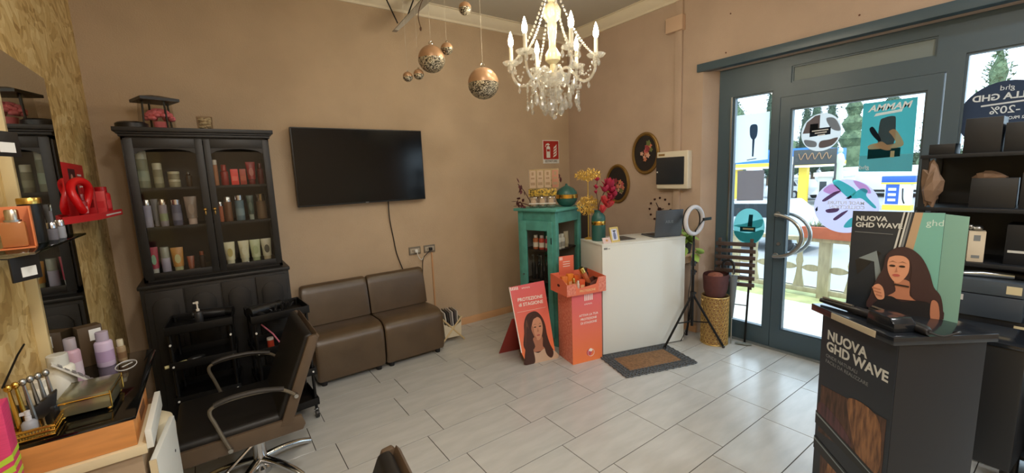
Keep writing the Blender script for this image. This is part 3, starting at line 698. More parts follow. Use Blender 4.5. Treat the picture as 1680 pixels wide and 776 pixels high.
for i in range(6):
    x = -.03+.012*i; y = -.05+.02*i
    c = thing('hair_clip', ['first', 'second', 'third', 'fourth', 'fifth', 'sixth'][i] + ' metal hair clip from the left standing in the gold basket', 'clip', (-.525+x, 1.955+y, .866), R(15*i), 'hair clips in the gold basket')
    mtl = GOLD if i < 2 else STEEL
    part(c, 'shaft', MB().tube([(0, 0, 0), (-.006, .004, .09), (-.010, .006, .155)], [.007, .006, .004], 8), mtl)
    part(c, 'head', MB().ell((-.011, .006, .165), .010, .009, .012), mtl)
single('black_bow', 'large black satin bow in the gold basket', 'bow', MB().prism([(-.05, .04), (-.005, .015), (.05, .05), (.04, -.005), (.01, -.03), (-.045, -.025)], -.012, .012), BLACKPL, (-.528, 1.96, .925), R(20), bevel=.005)
bottle('small_spray', 'small silver spray vial in the near corner of gold basket', 'bottle', (-.535, 1.90, .866), .085, .018, (150, 152, 160), (200, 200, 206), 'spray', capf=.35)
bottle('black_jar', 'black pot inside the gold basket', 'jar', (-.505, 1.985, .866), .06, .028, (22, 22, 22), (30, 30, 30), 'jar')
# low stool with a magenta carton, near left edge
st = thing('side_stool', 'low white side table at the left edge carrying a magenta carton', 'table', (-.47, 1.62, 0))
part(st, 'top', MB().box(-.10, .10, -.12, .12, .70, .72), WHITEP, .003)
for sx in (-1, 1):
    for sy in (-1, 1): part(st, 'leg', MB().cyl((sx*.08, sy*.10, 0), (sx*.08, sy*.10, .70), .012, seg=10), WHITEP)
mg = thing('magenta_carton', 'magenta carton with lime green stripes at the left picture edge', 'box', (-.535, 1.60, .72), R(4))
part(mg, 'carton', MB().box(-.05, .05, -.03, .03, 0, .375), M('magenta card', (206, 60, 110), .5, var=.08, vscale=60, stretch=(.2, .2, 6)), .003)
for i in range(3): part(mg, 'stripe', MB().prism([(-.05, .13+.025*i), (.051, .165+.03*i), (.051, .182+.03*i), (-.05, .14+.025*i)], -.031, -.030), M('lime print', (176, 206, 60), .5), smooth=False)
for i in range(3): part(mg, 'side_stripe', MB().box(.050, .0506, -.03, .03, .17+.03*i, .183+.03*i), MATS['lime print'], smooth=False)
# wall organiser wire above basket
single('wire_hanger', 'thin black wire hook against the chipboard above the basket', 'hook', MB().tube([(XL+.012, 1.90, 1.04), (XL+.02, 2.03, 1.10), (XL+.02, 2.10, 1.115)], .003, 6), BLACKM)

# glass shelf with perfume box
sf = thing('glass_shelf', 'clear glass shelf on the mirror holding a perfume box', 'shelf', (-.545, 2.2, 1.44))
part(sf, 'plate', MB().box(-.003, .105, -.34, .33, 0, .008), G('shelf glass', (120, 140, 124), .3, .03, False), .001)
for y in (-.22, .22): part(sf, 'bracket', MB().box(-.04, .03, y-.008, y+.008, -.012, 0), STEEL, .002)
pf = thing('perfume_box', 'orange perfume gift box with clear window on the glass shelf', 'box', (-.512, 2.04, 1.448), R(8))
part(pf, 'back_card', MB().box(-.04, .036, .03, .034, 0, .135), M('orange card', (224, 130, 78), .5), .001)
part(pf, 'side_card', MB().box(.032, .036, -.004, .03, 0, .135), MATS['orange card'], .001); part(pf, 'base_card', MB().box(-.04, .036, -.03, .03, 0, .004), MATS['orange card'])
b = part(pf, 'perfume_bottle', MB().box(-.036, .022, -.020, .018, .005, .088), M('peach perfume', (176, 112, 66), .12, coat=.5), .008)
part(b, 'spray_cap', MB().lathe([(.016, .088), (.016, .122), (.014, .126)], (-.005, 0, 0), seg=16), M('satin silver', (196, 186, 170), .25, metal=1)); part(b, 'collar', MB().lathe([(.020, .086), (.020, .093)], (-.005, 0, 0), seg=16), STEEL)
bottle('black_perfume', 'black perfume bottle with gold cap behind the orange box', 'bottle', (-.512, 2.205, 1.448), .16, .030, (18, 18, 18), (214, 180, 96), 'jar', capf=.14, cmetal=1)
bottle('silver_vial', 'small silver capped vial on the glass shelf near the red stand', 'bottle', (-.475, 2.34, 1.448), .07, .014, (150, 152, 160), SV, 'capsule', cmetal=1, capf=.35)
bottle('silver_vial', 'small grey silver capped vial left of the other vial', 'bottle', (-.485, 2.28, 1.448), .065, .016, (110, 108, 116), SV, 'capsule', cmetal=1, capf=.35)
for z, y, lab in ((1.735, 1.93, 'black price card with white label on upper left of mirror'), (1.36, 1.90, 'black price card with white label hanging under the glass shelf')):
    c = thing('price_card', lab, 'card', (-.475, y, z), R(62), 'price cards at the mirror')
    part(c, 'card', MB().box(-.045, .045, -.003, .003, 0, .075), BLACKPL, .002); part(c, 'label', MB().box(-.018, .028, -.0042, -.003, .012, .042), WHITE, smooth=False)
    part(c, 'wire', MB().tube([(-.03, 0, .07), (-.09, .06, .085 if z < 1.5 else -.02)], .002, 5), BLACKM)

# red counter display on the chipboard wall
RED = M('red display card', (206, 40, 44), .4); REDG = M('glossy red', (214, 24, 28), .25)
rd = thing('red_display', 'red shop display shelf with back board mounted beside the mirror', 'display stand', (XL, 3.15, 1.475))
part(rd, 'tray', MB().prism([(.040, -.39), (.118, -.08), (.142, .40), (.002, .40), (.002, -.22), (.04, -.23)], 0, .022, 'xy'), RED, .002)
part(rd, 'back_board', MB().box(.002, .012, -.22, .35, .022, .30), RED, .002)
part(rd, 'front_lip', MB().prism([(.038, -.395), (.120, -.082), (.146, .40), (.140, .40), (.114, -.08), (.040, -.37)], 0, .034, 'xy'), RED)
part(rd, 'print', MB().box(.0122, .013, .0, .14, .13, .27), M('red photo print', (70, 30, 32), .5), smooth=False)
part(rd, 'print_face', MB().prism(ellipse(.06, .21, .025, .033, 14), .0131, .0136, 'yz'), M('print skin', (206, 150, 130), .5), smooth=False)
part(rd, 'print_text', MB().box(.0131, .0136, .18, .28, .20, .21).box(.0131, .0136, .19, .28, .17, .18).box(.0131, .0136, .18, .27, .235, .245), WHITE, smooth=False)
part(rd, 'lip_text', MB().prism([(.1262, .02), (.1442, .36), (.1448, .36), (.1268, .02)], .012, .020, 'xy'), WHITE, smooth=False)
single('red_ring', 'thick glossy red C-shaped ornament on the red display', 'ornament', MB().tube([(.012*math.sin(a*2), .085*math.cos(a), .100+.082*math.sin(a)) for a in [R(-70+310*i/22) for i in range(23)]], .018, 10), REDG, (XL+.062, 3.05, 1.497), R(-8))
bottle('red_product', 'red capped bottle standing inside the red ring', 'bottle', (XL+.058, 3.07, 1.497), .115, .018, (150, 22, 30), (120, 18, 24), 'cyl', capf=.3, band=(214, 150, 150))
bottle('red_product', 'tall red carton with dark side on the red display', 'box', (XL+.06, 3.24, 1.497), .15, .024, (176, 28, 34), (120, 16, 20), 'box')
bottle('red_product', 'red carton in front of the round red bottle', 'box', (XL+.085, 3.33, 1.497), .125, .028, (214, 60, 62), (206, 50, 54), 'box')
bottle('red_product', 'round red bottle with white print at right end of display', 'bottle', (XL+.08, 3.45, 1.497), .15, .038, (196, 28, 36), (170, 20, 28), 'cyl', capf=.22, band=(206, 60, 66))

# ------------------------------------------------------------------ reception counter and what stands on it
CA = R(-17.67)
ct = thing('reception_counter', 'white laminate reception counter with flat front', 'counter', (2.691, 2.46, 0), CA)
part(ct, 'front_panel', MB().box(0, .86, 0, .018, .012, .985), WHITEP, .0015)
part(ct, 'side_panel', MB().box(0, .018, .018, .40, .012, .985), WHITEP, .0015)
part(ct, 'side_panel', MB().box(.842, .86, .018, .40, .012, .985), WHITEP, .0015)
part(ct, 'top', MB().box(-.002, .862, -.002, .40, .985, 1.003), WHITEP, .0015)
part(ct, 'kick_strip', MB().box(.01, .85, .006, .38, 0, .012), M('kick', (110, 108, 104), .6))
part(ct, 'sticker', MB().box(.015, .05, -.0006, 0, .955, .972).box(.055, .075, -.0006, 0, .958, .964), M('grey print', (120, 122, 120), .5), smooth=False)
def oncounter(u, v, z=1.003):
    c, s = math.cos(CA), math.sin(CA); return (2.691+u*c-v*s, 2.46+u*s+v*c, z)
TEALV = M('dark teal ceramic', (44, 92, 86), .4)
vs_ = thing('tall_vase', 'tall dark teal cylinder vase with gold band on the counter', 'vase', oncounter(.09, .22))
part(vs_, 'body', MB().lathe([(.055, 0), (.062, .006), (.062, .20), (.058, .225), (.040, .245), (.036, .26), (.040, .275), (.034, .275), (.032, .25), (0, .24)], seg=32), TEALV)
part(vs_, 'gold_band', MB().lathe([(.0625, .145), (.0635, .147), (.0635, .178), (.0625, .18)], seg=32), GOLD)
fl_ = thing('magenta_flowers', 'branch of magenta silk magnolia flowers in the teal vase', 'flowers', oncounter(.09, .22, 1.268))
STEM = M('brown stem', (88, 60, 50), .7); PET = M('magenta petal', (178, 44, 76), .6, var=.18, vscale=30); PET2 = M('red petal', (196, 60, 66), .6)
st1 = spline([(0, 0, -.02), (.01, .0, .06), (.05, -.02, .16), (.09, -.04, .25)], 4); st2 = spline([(0, 0, .0), (-.01, .0, .10), (-.015, .01, .19), (.0, .01, .27)], 4)
part(fl_, 'stem', MB().tube(st1, .005, 6), STEM); part(fl_, 'stem', MB().tube(st2, .004, 6), STEM)
def petal_mesh():
    mb = MB(); n = 6; vs = []; fs = []
    for i in range(n+1):
        u = i/n; wd = .6*math.sin(PI*min(1, u*.9+.08))
        for j in (-1, -.5, 0, .5, 1): vs.append((u, j*wd*.5, .25*u*u + .16*j*j*wd))
    for i in range(n):
        for j in range(4): a = i*5+j; fs.append((a, a+1, a+6, a+5))
    m = mb.add(vs, fs).mesh('petal'); return m
PM = {m: petal_mesh() for m in ('a', 'b', 'c')}
PM['a'].materials.append(PET); PM['b'].materials.append(PET2); PM['c'].materials.append(M('dark red leaf', (88, 40, 46), .7))
def blossom(parent, c, size, key, n=7, tilt=45):
    for i in range(n):
        o = link('petal', PM[key], None, parent, c, (R(random.uniform(-20, 20)), R(-tilt+random.uniform(-25, 25)), 2*PI*i/n+random.random()*.5)); o.scale = (size,)*3
for c, s, k in (((.10, -.04, .20), .08, 'a'), ((.13, -.06, .12), .06, 'a'), ((.02, -.05, .07), .06, 'b'), ((.06, -.03, .17), .06, 'a'), ((.12, -.05, .16), .055, 'a'), ((.05, -.07, .03), .07, 'b'), ((-.01, -.06, -.01), .06, 'b'), ((.09, -.06, .09), .05, 'a'), ((-.015, .01, .20), .035, 'a'), ((0, .01, .27), .03, 'a'), ((-.03, .0, .16), .028, 'a')):
    blossom(fl_, c, s*1.25, k, 9)
pfm = thing('photo_frame', 'small ornate gold photo frame leaning back on the counter', 'photo frame', oncounter(.17, .055), CA+R(12))
GF = M('ornate gold frame', (226, 196, 120), .35, metal=.7, bump=.6, bscale=150)
L = -14
def leanbox(x0, x1, y0, y1, z0, z1): return MB().box(x0, x1, y0, y1, z0, z1)
part(pfm, 'frame', MB().box(-.05, -.034, 0, .014, 0, .135).box(.034, .05, 0, .014, 0, .135).box(-.034, .034, 0, .014, 0, .018).box(-.034, .034, 0, .014, .117, .135), GF, .003, rot=(R(L), 0, 0))
part(pfm, 'photo', MB().box(-.034, .034, .004, .008, .018, .117), M('photo print', (206, 206, 220), .3), rot=(R(L), 0, 0))
part(pfm, 'photo_figure', MB().prism(smoothpoly([(-.012, .03), (.012, .03), (.016, .06), (.010, .085), (0, .10), (-.010, .085), (-.016, .06)]), .0042, .0032), M('photo figure', (110, 116, 150), .4), rot=(R(L), 0, 0), smooth=False)
part(pfm, 'strut', MB().obox((0, .045, .05), (.03, .003, .11), 0, R(22)), BLACKPL)
cd = thing('card_holder', 'little framed card with pink print on the counter corner', 'card', oncounter(.075, .04), CA+R(5))
part(cd, 'card', MB().box(-.042, .042, 0, .005, 0, .052), M('pink card', (214, 190, 186), .5), .001, rot=(R(-25), 0, 0)); part(cd, 'motif', MB().prism(ellipse(0, .025, .013, .010, 14), -.0006, 0), M('orange motif', (206, 150, 90), .5), rot=(R(-25), 0, 0), smooth=False)
lp = thing('laptop', 'open grey laptop with its lid towards the camera', 'laptop', oncounter(.715, .075), CA+R(-4))
LAP = M('dark grey laptop', (92, 96, 102), .35, metal=.4)
part(lp, 'base', MB().box(-.138, .138, -.01, .21, 0, .016), LAP, .004); part(lp, 'keyboard', MB().box(-.12, .12, .03, .15, .0161, .018), BLACKPL)
ld = part(lp, 'lid', MB().box(-.138, .138, -.012, .0, .0, .24), LAP, .004, loc=(0, -.012, .014), rot=(R(6), 0, 0))
text(ld, 'logo_lettering', 'ASUS', .035, STEEL, 0, .13, -.0125, bold=.01); part(ld, 'screen', MB().box(-.125, .125, .0, .001, .015, .225), M('laptop screen', (12, 12, 14), .2))
part(ct, 'tray', MB().box(.22, .40, .10, .30, 1.003, 1.010), M('grey tray', (84, 82, 80), .4), .002)
# potted plant on the wooden ledge beside the counter
lg = thing('wall_ledge', 'small wooden corner ledge between counter and window jamb', 'shelf', (3.80, 2.33, .80))
part(lg, 'board', MB().box(-.25, 0, -.11, .14, 0, .025), M('ledge wood', (206, 176, 140), .5), .003); part(lg, 'bracket', MB().box(-.18, 0, -.01, .01, -.10, 0), M('ledge wood', (206, 176, 140), .5))
pp = thing('potted_plant', 'trailing pale green pothos in a dark pot on the ledge', 'plant', (3.625, 2.27, .825))
part(pp, 'pot', MB().lathe([(.045, 0), (.06, .10), (.064, .105), (.056, .105), (.05, .09), (0, .09)], seg=24), M('charcoal pot', (54, 56, 58), .6))
LEAFG = M('pothos leaf', (156, 190, 96), .45, var=.2, vscale=25)
def leaf_mesh():
    pts = [(0, 0), (.25, .3), (.55, .36), (.8, .22), (1, 0)]; vs = [(x, y, -.12*x*x+.1*y) for x, y in pts] + [(x, -y, -.12*x*x+.1*y) for x, y in pts[1:-1]] + [(.25, 0, -.02), (.55, 0, -.06), (.8, 0, -.09)]
    fs = [(0, 8, 1), (8, 9, 2, 1), (9, 10, 3, 2), (10, 4, 3), (0, 5, 8), (8, 5, 6, 9), (9, 6, 7, 10), (10, 7, 4)]
    return MB().add(vs, fs).mesh('leaf')
LM = leaf_mesh(); LM.materials.append(LEAFG)
for i in range(34):
    a = random.random()*2*PI; q = random.uniform(.0, .07); z = .10+random.uniform(0, .13)*(1-q*6) + .02
    if i > 24: q = random.uniform(.08, .11); z = .10-random.uniform(0, .10); a = R(random.uniform(180, 300))
    o = link('leaf', LM, None, pp, (q*math.cos(a), q*math.sin(a), z), (R(random.uniform(-30, 30)), R(random.uniform(-10, 60)), a)); o.scale = (random.uniform(.075, .105),)*3

# black office chair behind the counter
oc = thing('office_chair', 'black office chair half hidden behind the counter', 'chair', (3.18, 3.22, 0), R(20))
part(oc, 'backrest', MB().box(-.20, .20, -.03, .03, .70, 1.27), BLACKPL, .03, bseg=3); part(oc, 'seat', MB().box(-.23, .23, -.02, .40, .44, .52), BLACKPL, .03)
part(oc, 'back_post', MB().box(-.03, .03, -.05, -.02, .46, .9), BLACKPL); part(oc, 'column', MB().cyl((0, .18, .08), (0, .18, .44), .025), BLACKM)
for i in range(5):
    a = R(72*i); part(oc, 'base_foot', MB().tube([(0, .18, .09), (.26*math.cos(a), .18+.26*math.sin(a), .06)], .018, 8), BLACKPL); part(oc, 'caster', MB().cyl((.26*math.cos(a)-.012, .18+.26*math.sin(a), .028), (.26*math.cos(a)+.012, .18+.26*math.sin(a), .028), .028, seg=14), BLACKPL)

# ------------------------------------------------------------------ turquoise glass cabinet
TEAL = M('turquoise painted wood', (84, 156, 146), .5, var=.10, vscale=14, bump=.08, bscale=40)
TA = R(15.3)
tc_ = thing('turquoise_cabinet', 'turquoise wooden display cabinet with glass sides in the corner', 'cabinet', (2.52, 2.86, 0), TA)
# local: x along right face, y along left face (towards back wall); door is on the left face (x=0)
W_, D_ = .455, .43
for px, py in ((0, 0), (W_-.05, 0), (0, D_-.05), (W_-.05, D_-.05)):
    part(tc_, 'post', MB().box(px, px+.05, py, py+.05, 0, 1.28), TEAL, .003)
part(tc_, 'top', MB().box(-.03, W_+.03, -.03, D_+.03, 1.28, 1.305), TEAL, .005)
part(tc_, 'top_rail', MB().box(.05, W_-.05, .004, .03, 1.17, 1.28).box(.05, W_-.05, D_-.03, D_-.004, 1.17, 1.28).box(W_-.03, W_-.004, .05, D_-.05, 1.17, 1.28).box(.008, .028, .05, D_-.05, 1.19, 1.28), TEAL, .002)
part(tc_, 'bottom_rail', MB().box(.05, W_-.05, .004, .03, .06, .16).box(.05, W_-.05, D_-.03, D_-.004, .06, .16).box(W_-.03, W_-.004, .05, D_-.05, .06, .16), TEAL, .002)
dr_ = part(tc_, 'door', MB().box(-.012, .01, .035, .09, .08, 1.19).box(-.012, .01, D_-.10, D_-.03, .08, 1.19).box(-.012, .01, .09, D_-.10, 1.10, 1.19).box(-.012, .01, .09, D_-.10, .08, .17), TEAL, .002)
part(dr_, 'pane', MB().box(-.003, .001, .09, D_-.10, .17, 1.10), GLASS2, smooth=False); part(dr_, 'knob', MB().cyl((-.03, D_-.065, .67), (-.012, D_-.065, .67), .008, .006, 10), STEEL); part(dr_, 'hinge', MB().box(-.0135, -.0115, .04, .05, .98, 1.04), BLACKM)
part(tc_, 'side_pane', MB().box(.05, W_-.05, .014, .018, .16, 1.17), GLASS2, smooth=False)
for z in (.90, .60, .30): part(tc_, 'shelf', MB().box(.015, W_-.03, .035, D_-.03, z, z+.012), M('dark shelf', (52, 40, 36), .6))
part(tc_, 'back_panel', MB().box(W_-.02, W_-.012, .03, D_-.03, .1, 1.25).box(.03, W_-.03, D_-.02, D_-.012, .1, 1.25), M('cabinet back', (150, 142, 134), .7)); part(tc_, 'floor_board', MB().box(.03, W_-.03, .03, D_-.03, .06, .08), M('cabinet back', (150, 142, 134), .7))
def incab(u, v, z):
    c, s = math.cos(TA), math.sin(TA); return (2.52+u*c-v*s, 2.86+u*s+v*c, z)
for i, (u, v, c, cp, lab) in enumerate(((.06, .27, (196, 116, 78), (210, 200, 196), 'orange bottle, leftmost on turquoise cabinet top shelf'), (.06, .20, (206, 84, 70), (210, 200, 200), 'coral bottle, second on turquoise cabinet top shelf'), (.06, .13, (206, 60, 84), (214, 206, 206), 'pinkish red bottle, third on turquoise cabinet top shelf'), (.10, .07, (196, 190, 190), (150, 150, 150), 'pale grey bottle nearest the cabinet corner post'))):
    bottle('colour_bottle', lab, 'bottle', incab(u, v, .912), .135, .027, c, cp, 'cyl', 'bottles in the turquoise cabinet', capf=.2, band=(236, 226, 216) if i < 3 else None)
for i, (u, lab) in enumerate(((.13, 'left white bottle behind the side glass of turquoise cabinet'), (.19, 'right white bottle behind the side glass of turquoise cabinet'))):
    bottle('white_bottle', lab, 'bottle', incab(u+.02, .07, .912), .14, .028, (226, 224, 218), (226, 222, 214), 'cyl', 'bottles in the turquoise cabinet', capf=.24, band=(170, 166, 160))
bottle('beige_tube', 'beige tube at the right of the two white bottles', 'tube', incab(.30, .08, .912), .15, .03, (196, 180, 150), (190, 176, 150), 'tube', 'bottles in the turquoise cabinet')
bottle('amber_dropper', 'single tan bottle on the middle shelf of turquoise cabinet', 'bottle', incab(.17, .09, .612), .17, .024, (176, 146, 110), (206, 190, 160), 'cyl', 'bottles in the turquoise cabinet', capf=.4)
for i in range(6):
    bottle('dark_spray', ['first dark spray bottle from the left', 'second dark spray bottle from the left', 'third dark spray bottle from the left', 'fourth dark spray bottle from the left', 'fifth dark spray bottle from the left', 'sixth dark spray bottle from the left'][i] + ' on turquoise cabinet middle shelf', 'bottle', incab(.07+.03*(i % 2), .31-.045*i, .612), .24, .021, (30, 30, 32), (90, 92, 92), 'spray', 'dark spray bottles in the turquoise cabinet', capf=.3)
bottle('black_round_bottle', 'round black bottle with silver cap on the low cabinet shelf', 'bottle', incab(.07, .25, .312), .20, .035, (24, 24, 26), (190, 190, 195), 'cyl', 'bottles in the turquoise cabinet', capf=.2, cmetal=1)
# on top of the turquoise cabinet
AC = G('clear box plastic', (236, 232, 228), .25, .08, False); PKW = M('pinkish white card', (214, 190, 186), .5); PKD = M('pink print card', (196, 96, 112), .5)
RZC = R(-40.5)
for i in range(4):
    x, y, z = 2.485+.052*i, 3.125-.046*i, 1.489
    t = thing('nail_set_box', ['first', 'second', 'third', 'rightmost pink-printed'][i] + ' clear carton in the upper row on the turquoise cabinet', 'box', (x, y, z), RZC, 'clear cartons on the turquoise cabinet')
    part(t, 'carton', MB().box(-.034, .034, -.025, .025, 0, .178), AC, .001, smooth=False); part(t, 'insert', MB().box(-.029, .029, -.012, .018, .004, .165), PKD if i == 3 else PKW, .004); part(t, 'front_print', MB().box(-.02, .02, -.0135, -.012, .03, .055).box(-.016, .016, -.0135, -.012, .085, .10).box(-.01, .01, -.0135, -.012, .12, .15), M('taupe print', (150, 120, 116), .5), smooth=False)
for i in range(3):
    x, y, z = 2.485+.062*i, 3.125-.055*i, 1.305
    t = thing('clear_box', ['leftmost', 'middle', 'right'][i] + ' clear rounded box in the lower row on the turquoise cabinet', 'box', (x, y, z), RZC, 'clear cartons on the turquoise cabinet')
    part(t, 'shell', MB().box(-.040, .040, -.028, .028, 0, .112), AC, .02, bseg=3); part(t, 'content', MB().ell((0, 0, .052), .027, .016, .036), PKW); part(t, 'band', MB().box(-.041, .041, -.029, .029, .040, .046), WHITE)
tr = thing('patterned_tray', 'thin black and gold patterned tray between the two rows of cartons', 'tray', (2.555, 3.063, 1.418), RZC)
part(tr, 'plate', MB().box(-.135, .125, -.04, .04, 0, .068), M('leopard pattern', (214, 176, 66), .35, col2=(30, 26, 20), vscale=60), .004)
bt = thing('round_vase', 'round teal lidded jar with a wide gold band on turquoise cabinet', 'jar', incab(.295, .06, 1.305))
part(bt, 'bowl', MB().lathe([(.04, 0), (.075, .02), (.098, .055), (.102, .078)], seg=36), TEALV)
part(bt, 'lid', MB().lathe([(.102, .115), (.095, .14), (.07, .168), (.03, .19), (.012, .20), (.010, .214), (0, .218)], seg=36), TEALV)
part(bt, 'gold_band', MB().lathe([(.1015, .077), (.106, .08), (.106, .114), (.1015, .117)], seg=36), GOLD)
# gold coral fans
GC = M('gold coral', (206, 170, 84), .4, metal=.6)
co_ = thing('gold_coral', 'tall gold wire coral ornament with two fans at the back of the counter', 'ornament', oncounter(.055, .345), R(-44))
for rx, rz, cz, n_ in ((.10, .085, .315, 420), (.118, .058, .585, 330)):
    mb = MB()
    for i in range(n_):
        a = random.random()*2*PI; q_ = random.random()**.5; x = q_*rx*math.cos(a); z = cz+q_*rz*math.sin(a)*(1 if cz < .5 or math.sin(a) > 0 else .6); y = random.uniform(-.014, .014); a2 = random.random()*2*PI; l = .018
        mb.tube([(x, y, z), (x+l*math.cos(a2), y+random.uniform(-.006, .006), z+l*math.sin(a2))], .003, 4, cap=False)
    o = part(co_, 'fan', mb, GC); o['kind'] = 'stuff'
    for i in range(7):
        a = R(20+140*i/6); part(co_, 'branch', MB().tube(spline([(0, 0, cz-rz), (.3*rx*math.cos(a), 0, cz-rz*.5), (rx*.95*math.cos(a), 0, cz+rz*.95*math.sin(a))], 4), .0035, 5), GC)
part(co_, 'stem', MB().tube([(0, .01, 0), (0, .012, .53)], .005, 6).lathe([(.04, 0), (.04, .008), (.006, .02)], seg=16), GC)
# dried burgundy foliage
df = thing('dried_foliage', 'dark burgundy dried leaves spreading behind the clear cartons', 'foliage', incab(.12, .33, 1.305))
part(df, 'stems', MB().tube(spline([(0, 0, 0), (-.06, .05, .15), (-.13, .06, .23)], 4), .004, 6).tube(spline([(0, 0, 0), (.10, -.03, .18), (.22, -.13, .30)], 4), .004, 6).tube(spline([(0, 0, 0), (-.08, .04, .04), (-.15, .07, .06)], 4), .004, 6), STEM)
for i in range(46):
    b_ = random.choice(((-.13, .06, .23), (.22, -.13, .30), (-.15, .07, .06), (.16, -.09, .24))); u = random.uniform(.6, 1.05)
    c = (b_[0]*u+random.uniform(-.02, .02), b_[1]*u+random.uniform(-.02, .02), max(.02, b_[2]*u+random.uniform(-.03, .03)))
    o = link('leaf', PM['c'], None, df, c, (random.random()*6, random.random()*6, random.random()*6)); o.scale = (random.uniform(.035, .06),)*3

# ------------------------------------------------------------------ orange card display and sign
ORG = M('coral orange card', (232, 120, 88), .5); ORG2 = M('speckled coral card', (214, 110, 90), .55, col2=(232, 150, 126), vscale=55)
ORGG = M('coral to pink print', (234, 122, 82), .5); PINKP = M('pink print', (228, 116, 110), .5)
def grad_card():
    m = bpy.data.materials.new('coral gradient card'); m.use_nodes = True; nt = m.node_tree; b = nt.nodes['Principled BSDF']
    tc = nt.nodes.new('ShaderNodeTexCoord'); sp = nt.nodes.new('ShaderNodeSeparateXYZ'); r = nt.nodes.new('ShaderNodeValToRGB')
    nt.links.new(tc.outputs['Generated'], sp.inputs[0]); nt.links.new(sp.outputs[2], r.inputs[0]); nt.links.new(r.outputs[0], b.inputs['Base Color'])
    r.color_ramp.elements[0].color = lin((242, 128, 70)) + (1,); r.color_ramp.elements[1].color = lin((226, 104, 112)) + (1,); b.inputs['Roughness'].default_value = .5
    return m
GRAD = grad_card()
OA = R(-11.9)
ob = thing('product_display', 'orange cardboard floor display with an open tray of products', 'display stand', (2.362, 2.502, 0), OA)
part(ob, 'column', MB().box(.001, .299, .002, .235, 0, .615), ORG2, .002)
fp_ = part(ob, 'front_panel', MB().box(0, .30, 0, .002, 0, .615), GRAD, smooth=False)
WP = M('white print', (244, 236, 228), .5)
for i in range(5): part(ob, 'bar', MB().box(.125+i*.018, .135+i*.018, -.0008, 0, .545, .60), WP, smooth=False)
part(ob, 'small_print', dashes(.125, .205, .515, .012, 7), WP, smooth=False)
for i, s in enumerate(('ATTIVA LA TUA', 'PROTEZIONE', 'DI STAGIONE')): text(ob, 'lettering', s, .027, WP, .165, .42-i*.035, bold=.01)
part(ob, 'logo_ring', MB().tube([(.185+.032*math.cos(i*PI/9), -.001, .075+.032*math.sin(i*PI/9)) for i in range(18)], .0018, 4, closed=True), WP); part(ob, 'logo_dot', MB().prism(ellipse(.165, .08, .026, .03, 18), -.001, -.0003), M('pink logo', (206, 84, 96), .5), smooth=False); part(ob, 'logo_leaf', MB().prism(smoothpoly([(.16, .10), (.18, .115), (.20, .10), (.19, .085), (.17, .09)]), -.0014, -.0010), WP, smooth=False)
# tray
ty0, ty1, tx0, tx1 = -.035, .24, -.065, .32
tray = part(ob, 'tray', MB().box(tx0, tx1, ty0, ty1, .615, .62).prism([(tx0, .62), (tx1, .62), (tx1, .745), (tx1-.075, .745), (tx1-.10, .69), (tx0+.11, .67), (tx0+.085, .715), (tx0, .715)], ty0, ty0+.004).box(tx0, tx1, ty1-.004, ty1, .62, .76)
     .prism([(ty0, .62), (ty1, .62), (ty1, .76), (ty0+.06, .745), (ty0, .715)], tx0, tx0+.004, 'yz').prism([(ty0, .62), (ty1, .62), (ty1, .76), (ty0, .745)], tx1-.004, tx1, 'yz'), ORG)
part(tray, 'hand_hole', MB().prism(ellipse(.10, .685, .022, .012, 12), tx0-.001, tx0+.0005, 'yz'), M('hole', (70, 30, 24), .7), smooth=False)
part(tray, 'corner_patch', MB().box(tx0, tx0+.085, ty0-.001, ty0, .622, .713), ORG2, smooth=False); part(tray, 'corner_patch', MB().box(tx1-.075, tx1, ty0-.001, ty0, .622, .743), ORG2, smooth=False)
text(tray, 'lettering', 'PROTEZIONE', .026, M('cream print', (240, 206, 150), .5), .135, .645, ty0-.0015, bold=.01)
hc = part(tray, 'header_card', MB().box(.02, .17, .232, .236, .74, .90), M('header card', (226, 112, 84), .5), .001)
for i in range(4): part(hc, 'bar', MB().box(.026+i*.008, .030+i*.008, .2312, .232, .865, .893), WP, smooth=False)
for i in range(3): part(hc, 'print_line', MB().box(.06, .13, .2312, .232, .845-i*.02, .850-i*.02), WP, smooth=False)
def ontray(u, v, z=.62):
    c, s = math.cos(OA), math.sin(OA); return (2.362+u*c-v*s, 2.502+u*s+v*c, z)
bottle('sun_spray', 'small gold topped bottle at the left of the orange tray', 'bottle', ontray(.045, .04), .125, .018, (214, 150, 110), (206, 170, 96), 'cyl', 'products in the orange tray', capf=.35, cmetal=1)
bottle('sun_spray', 'white topped small bottle next to gold bottle in orange tray', 'bottle', ontray(.085, .03), .10, .012, (224, 206, 190), (226, 220, 210), 'cyl', 'products in the orange tray')
b = bottle('sun_spray', 'large copper bottle with gold cap leaning in the orange tray', 'bottle', ontray(.22, .05, .645), .20, .024, (190, 100, 62), (214, 180, 100), 'capsule', 'products in the orange tray', capf=.25, cmetal=1); b.rotation_euler = (0, R(-28), OA)
for i, (u, v, h, c, lab) in enumerate(((.0, .12, .13, (226, 128, 60), 'orange carton at back left of the orange tray'), (.07, .14, .14, (236, 140, 50), 'bright orange carton in middle of the tray back row'), (.13, .13, .125, (226, 110, 54), 'darker orange carton next to the tall bottle'), (.135, .06, .10, (220, 96, 56), 'orange carton in front of the tray middle'))):
    bottle('sun_carton', lab, 'box', ontray(u, v), h, .027, c, (250, 200, 150), 'box', 'products in the orange tray', rz=OA)
single('open_carton', 'open dark brown carton tilted at the right of the orange tray', 'box', MB().box(-.05, .05, -.04, .04, 0, .006).box(-.05, .05, -.04, -.036, 0, .07).box(-.05, .05, .036, .04, 0, .07).box(-.05, -.046, -.04, .04, 0, .07).box(.046, .05, -.04, .04, 0, .07), M('dark carton', (96, 52, 40), .6), ontray(.235, .02, .65), rot=(0, R(-22), OA))
